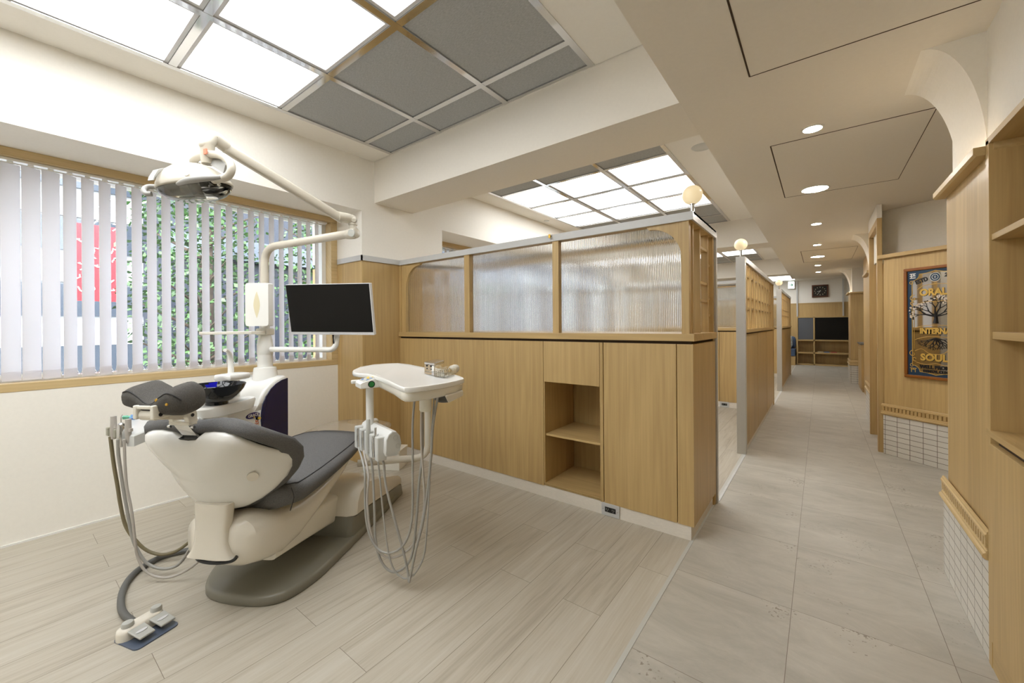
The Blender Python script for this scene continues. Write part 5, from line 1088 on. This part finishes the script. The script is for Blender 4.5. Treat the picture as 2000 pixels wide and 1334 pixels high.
for k0 in (.06, .53):
    m = MB(PF); x0, x1 = Lx*k0, Lx*(k0+.38)
    m.loft([[Vector((x0, Wd*.62, .034)), Vector((x1, Wd*.62, .034)), Vector((x1, Wd*.62, .042)), Vector((x0, Wd*.62, .042))], [Vector((x0+.004, Wd*.12, .022)), Vector((x1-.002, Wd*.12, .022)), Vector((x1-.002, Wd*.12, .03)), Vector((x0+.004, Wd*.12, .03))]]); pd_ = part('pedal', m, 'lightgrey', fp, bevel=.003)
    m = MB(PF); m.loft([[Vector(((x0+x1)/2+a, Wd*.36+b, z)) for a, b in sell(.02, .008, 2, 16)] for z in (.034, .0375)]); m.build('pedal_mark', 'silver', pd_)
m = MB(); cab = [PF @ Vector((Lx*.42, Wd-.02, .02))]+[PZ(u, v, .016) for u, v in ((243, 1200), (236, 1178), (241, 1150), (256, 1126), (280, 1106), (320, 1086), (370, 1074), (425, 1066))]+[CF @ Vector((-.318, .32, .03))]
m.tube(curve(cab, 7), .0135, 14); part('cable', m, 'rubber', fp, smooth=True)
jb = thing('junction_box', 'low white junction box on the floor in the corner by the pier', 'junction box', (-3.02, 2.12, 0), CA)
m = MB(Matrix.Translation((-2.905, 2.165, 0)) @ Matrix.Rotation(CA+.02, 4, 'Z')); m.box(-.33, .0, -.02, .16, 0, .15); part('box', m, 'ivory', jb, bevel=.004)
m = MB(Matrix.Translation((-2.905, 2.165, 0)) @ Matrix.Rotation(CA+.02, 4, 'Z')); m.box(-.335, .006, -.026, .166, .15, .175); part('lid', m, 'ivory', jb, bevel=.005)

# ================================================================== OUTDOORS seen between the slats
struct('ground', B(-40, -4.2, -14, 30, -1.3, -1.2), 'street', 'pavement outside the window')
fb_ = thing('facade_building', 'pale banded building across the street seen through the blind', 'building', (-14, 2, -1.2))
part('wall', B(-16, -14, -12, 3.2, -1.2, 10), 'concrete', fb_)
for z in (.1, 1.55, 3.1, 4.6): part('window_band', B(-14.02, -13.96, -12, 3.0, z, z+.75), 'facadedark', fb_)
for z in (.85, 2.35, 3.9): part('ledge', B(-14.3, -13.95, -12, 3.2, z, z+.42), 'concrete', fb_)
nb = thing('dark_building', 'dark blue building behind the tree outside the window', 'building', (-10, 9, -1.2)); part('wall', B(-11, -9.5, 1.9, 24, -1.2, 9), 'navyfacade', nb); part('canopy', B(-9.5, -9.2, 1.9, 24, 2.6, 3.0), 'facadedark', nb)
bn_ = thing('banner', 'red patterned banner hanging outside the window', 'banner', (-9, 1.1, 1.0)); by = PX(186, 600, -9.0).y
part('cloth', B(-9.05, -9.0, by-.28, by+.32, PX(186, 588, -9).z, PX(186, 440, -9).z), 'red', bn_)
m = MB(); rn = random.Random(3)
for i in range(26):
    y = by-.25+rn.random()*.5; z = PX(186, 585, -9).z+rn.random()*1.6; p = [(-8.995, y, z)]
    for k in range(5): y += rn.uniform(-.06, .06); z += rn.uniform(-.03, .06); p.append((-8.995, min(by+.3, max(by-.27, y)), z))
    m.tube(p, .008, 5)
part('pattern_lines', m, 'whiteink', bn_)
def tree(lab, x, y, z0, H, R, n, seed):
    rn = random.Random(seed); t = thing('street_tree', lab, 'tree', (x, y, -1.2), 0, 'trees outside the window')
    tk = MB(); tk.tube([(x, y, -1.25), (x+.05, y+.05, z0), (x, y+.1, z0+H*.6)], .09, 10, [.11, .08, .03])
    for i in range(14): a = rn.uniform(0, 6.28); zz = z0+rn.random()*H*.6; tk.tube([(x, y, zz), (x+R*.8*math.cos(a), y+R*.8*math.sin(a), zz+.4)], .02, 6, [.025, .006])
    part('trunk', tk, 'bark', t)
    lf = MB()
    for i in range(n):
        a = rn.uniform(0, 6.28); zz = rn.random(); r = R*math.sqrt(rn.random())*(1-.5*abs(zz*2-1)**2); c = Vector((x+r*math.cos(a), y+r*math.sin(a), z0-.4+zz*H))
        d = Vector((rn.uniform(-1, 1), rn.uniform(-1, 1), rn.uniform(-.8, .3))).normalized(); s_ = d.orthogonal().normalized(); L = rn.uniform(.05, .1)
        lf.add([c, c+d*L*.5+s_*L*.28, c+d*L, c+d*L*.5-s_*L*.28], [(0, 1, 2, 3)])
    part('foliage', lf, 'leaf', t)
tree('leafy green tree outside behind the lamp and monitor', -6.7, 1.75, .7, 3.2, .85, 4200, 1)
tree('sparser green tree farther right outside the window', -6.9, 3.75, .7, 3.0, 1.0, 4200, 2)
tree('distant green tree at the right edge of the window', -7.6, 5.9, .5, 2.2, .9, 1500, 5)
hg = thing('hedge', 'low bright hedge outside below the window', 'hedge', (-6, 3, -1.2)); lf = MB(); rn = random.Random(8)
for i in range(5000):
    c = Vector((-5.6+rn.random()*.5, .9+rn.random()*4., -.4+rn.random()*.95)); d = Vector((rn.uniform(-1, 1), rn.uniform(-1, 1), rn.uniform(-.5, 1))).normalized(); s_ = d.orthogonal().normalized(); L = rn.uniform(.05, .09); lf.add([c, c+d*L*.5+s_*L*.3, c+d*L, c+d*L*.5-s_*L*.3], [(0, 1, 2, 3)])
part('foliage', lf, speckle('hedge_leaves', (132, 158, 78), .5, 3, .4), hg)

# ================================================================== LIGHT, CAMERA
wd = bpy.data.worlds.new('World'); bpy.context.scene.world = wd; wd.use_nodes = True
nt = wd.node_tree; bg = nt.nodes['Background']; sk = nt.nodes.new('ShaderNodeTexSky'); sk.sky_type = 'NISHITA'
sk.sun_elevation = math.radians(52); sk.sun_rotation = math.radians(120); sk.sun_disc = False; sk.air_density = 1.; sk.dust_density = 1.
hs = nt.nodes.new('ShaderNodeHueSaturation'); hs.inputs['Saturation'].default_value = .4; nt.links.new(sk.outputs[0], hs.inputs['Color']); nt.links.new(hs.outputs[0], bg.inputs[0]); bg.inputs[1].default_value = 1.3
sd = bpy.data.lights.new('sun', 'SUN'); sd.energy = 5.; sd.angle = .01; sd.color = (1, .95, .87)
so = bpy.data.objects.new('sun', sd); C.objects.link(so); so.rotation_euler = (math.radians(42), math.radians(18), math.radians(20))
cam = bpy.data.cameras.new('camera'); cam.sensor_width = 36; cam.sensor_fit = 'HORIZONTAL'; cam.lens = F/2000*36; cam.shift_y = (HY-667)/2000
cam.clip_start = .02; cam.clip_end = 200
co = bpy.data.objects.new('camera', cam); C.objects.link(co)
co.matrix_world = Matrix.Translation((0, 0, EYE)) @ Matrix.Rotation(YAW, 4, 'Z') @ Matrix.Rotation(PI/2, 4, 'X') @ Matrix.Rotation(-ROLL, 4, 'Z')
sc_ = bpy.context.scene; sc_.camera = co
vs = sc_.view_settings; sc_.display_settings.display_device = 'sRGB'; vs.view_transform = 'Standard'; vs.look = 'None'; vs.exposure = .85; vs.gamma = 1.; vs.use_curve_mapping = False
cy_ = sc_.cycles; cy_.max_bounces = 14; cy_.diffuse_bounces = 6; cy_.glossy_bounces = 5; cy_.transmission_bounces = 12; cy_.transparent_max_bounces = 16; cy_.use_denoising = True; cy_.sample_clamp_indirect = 8.
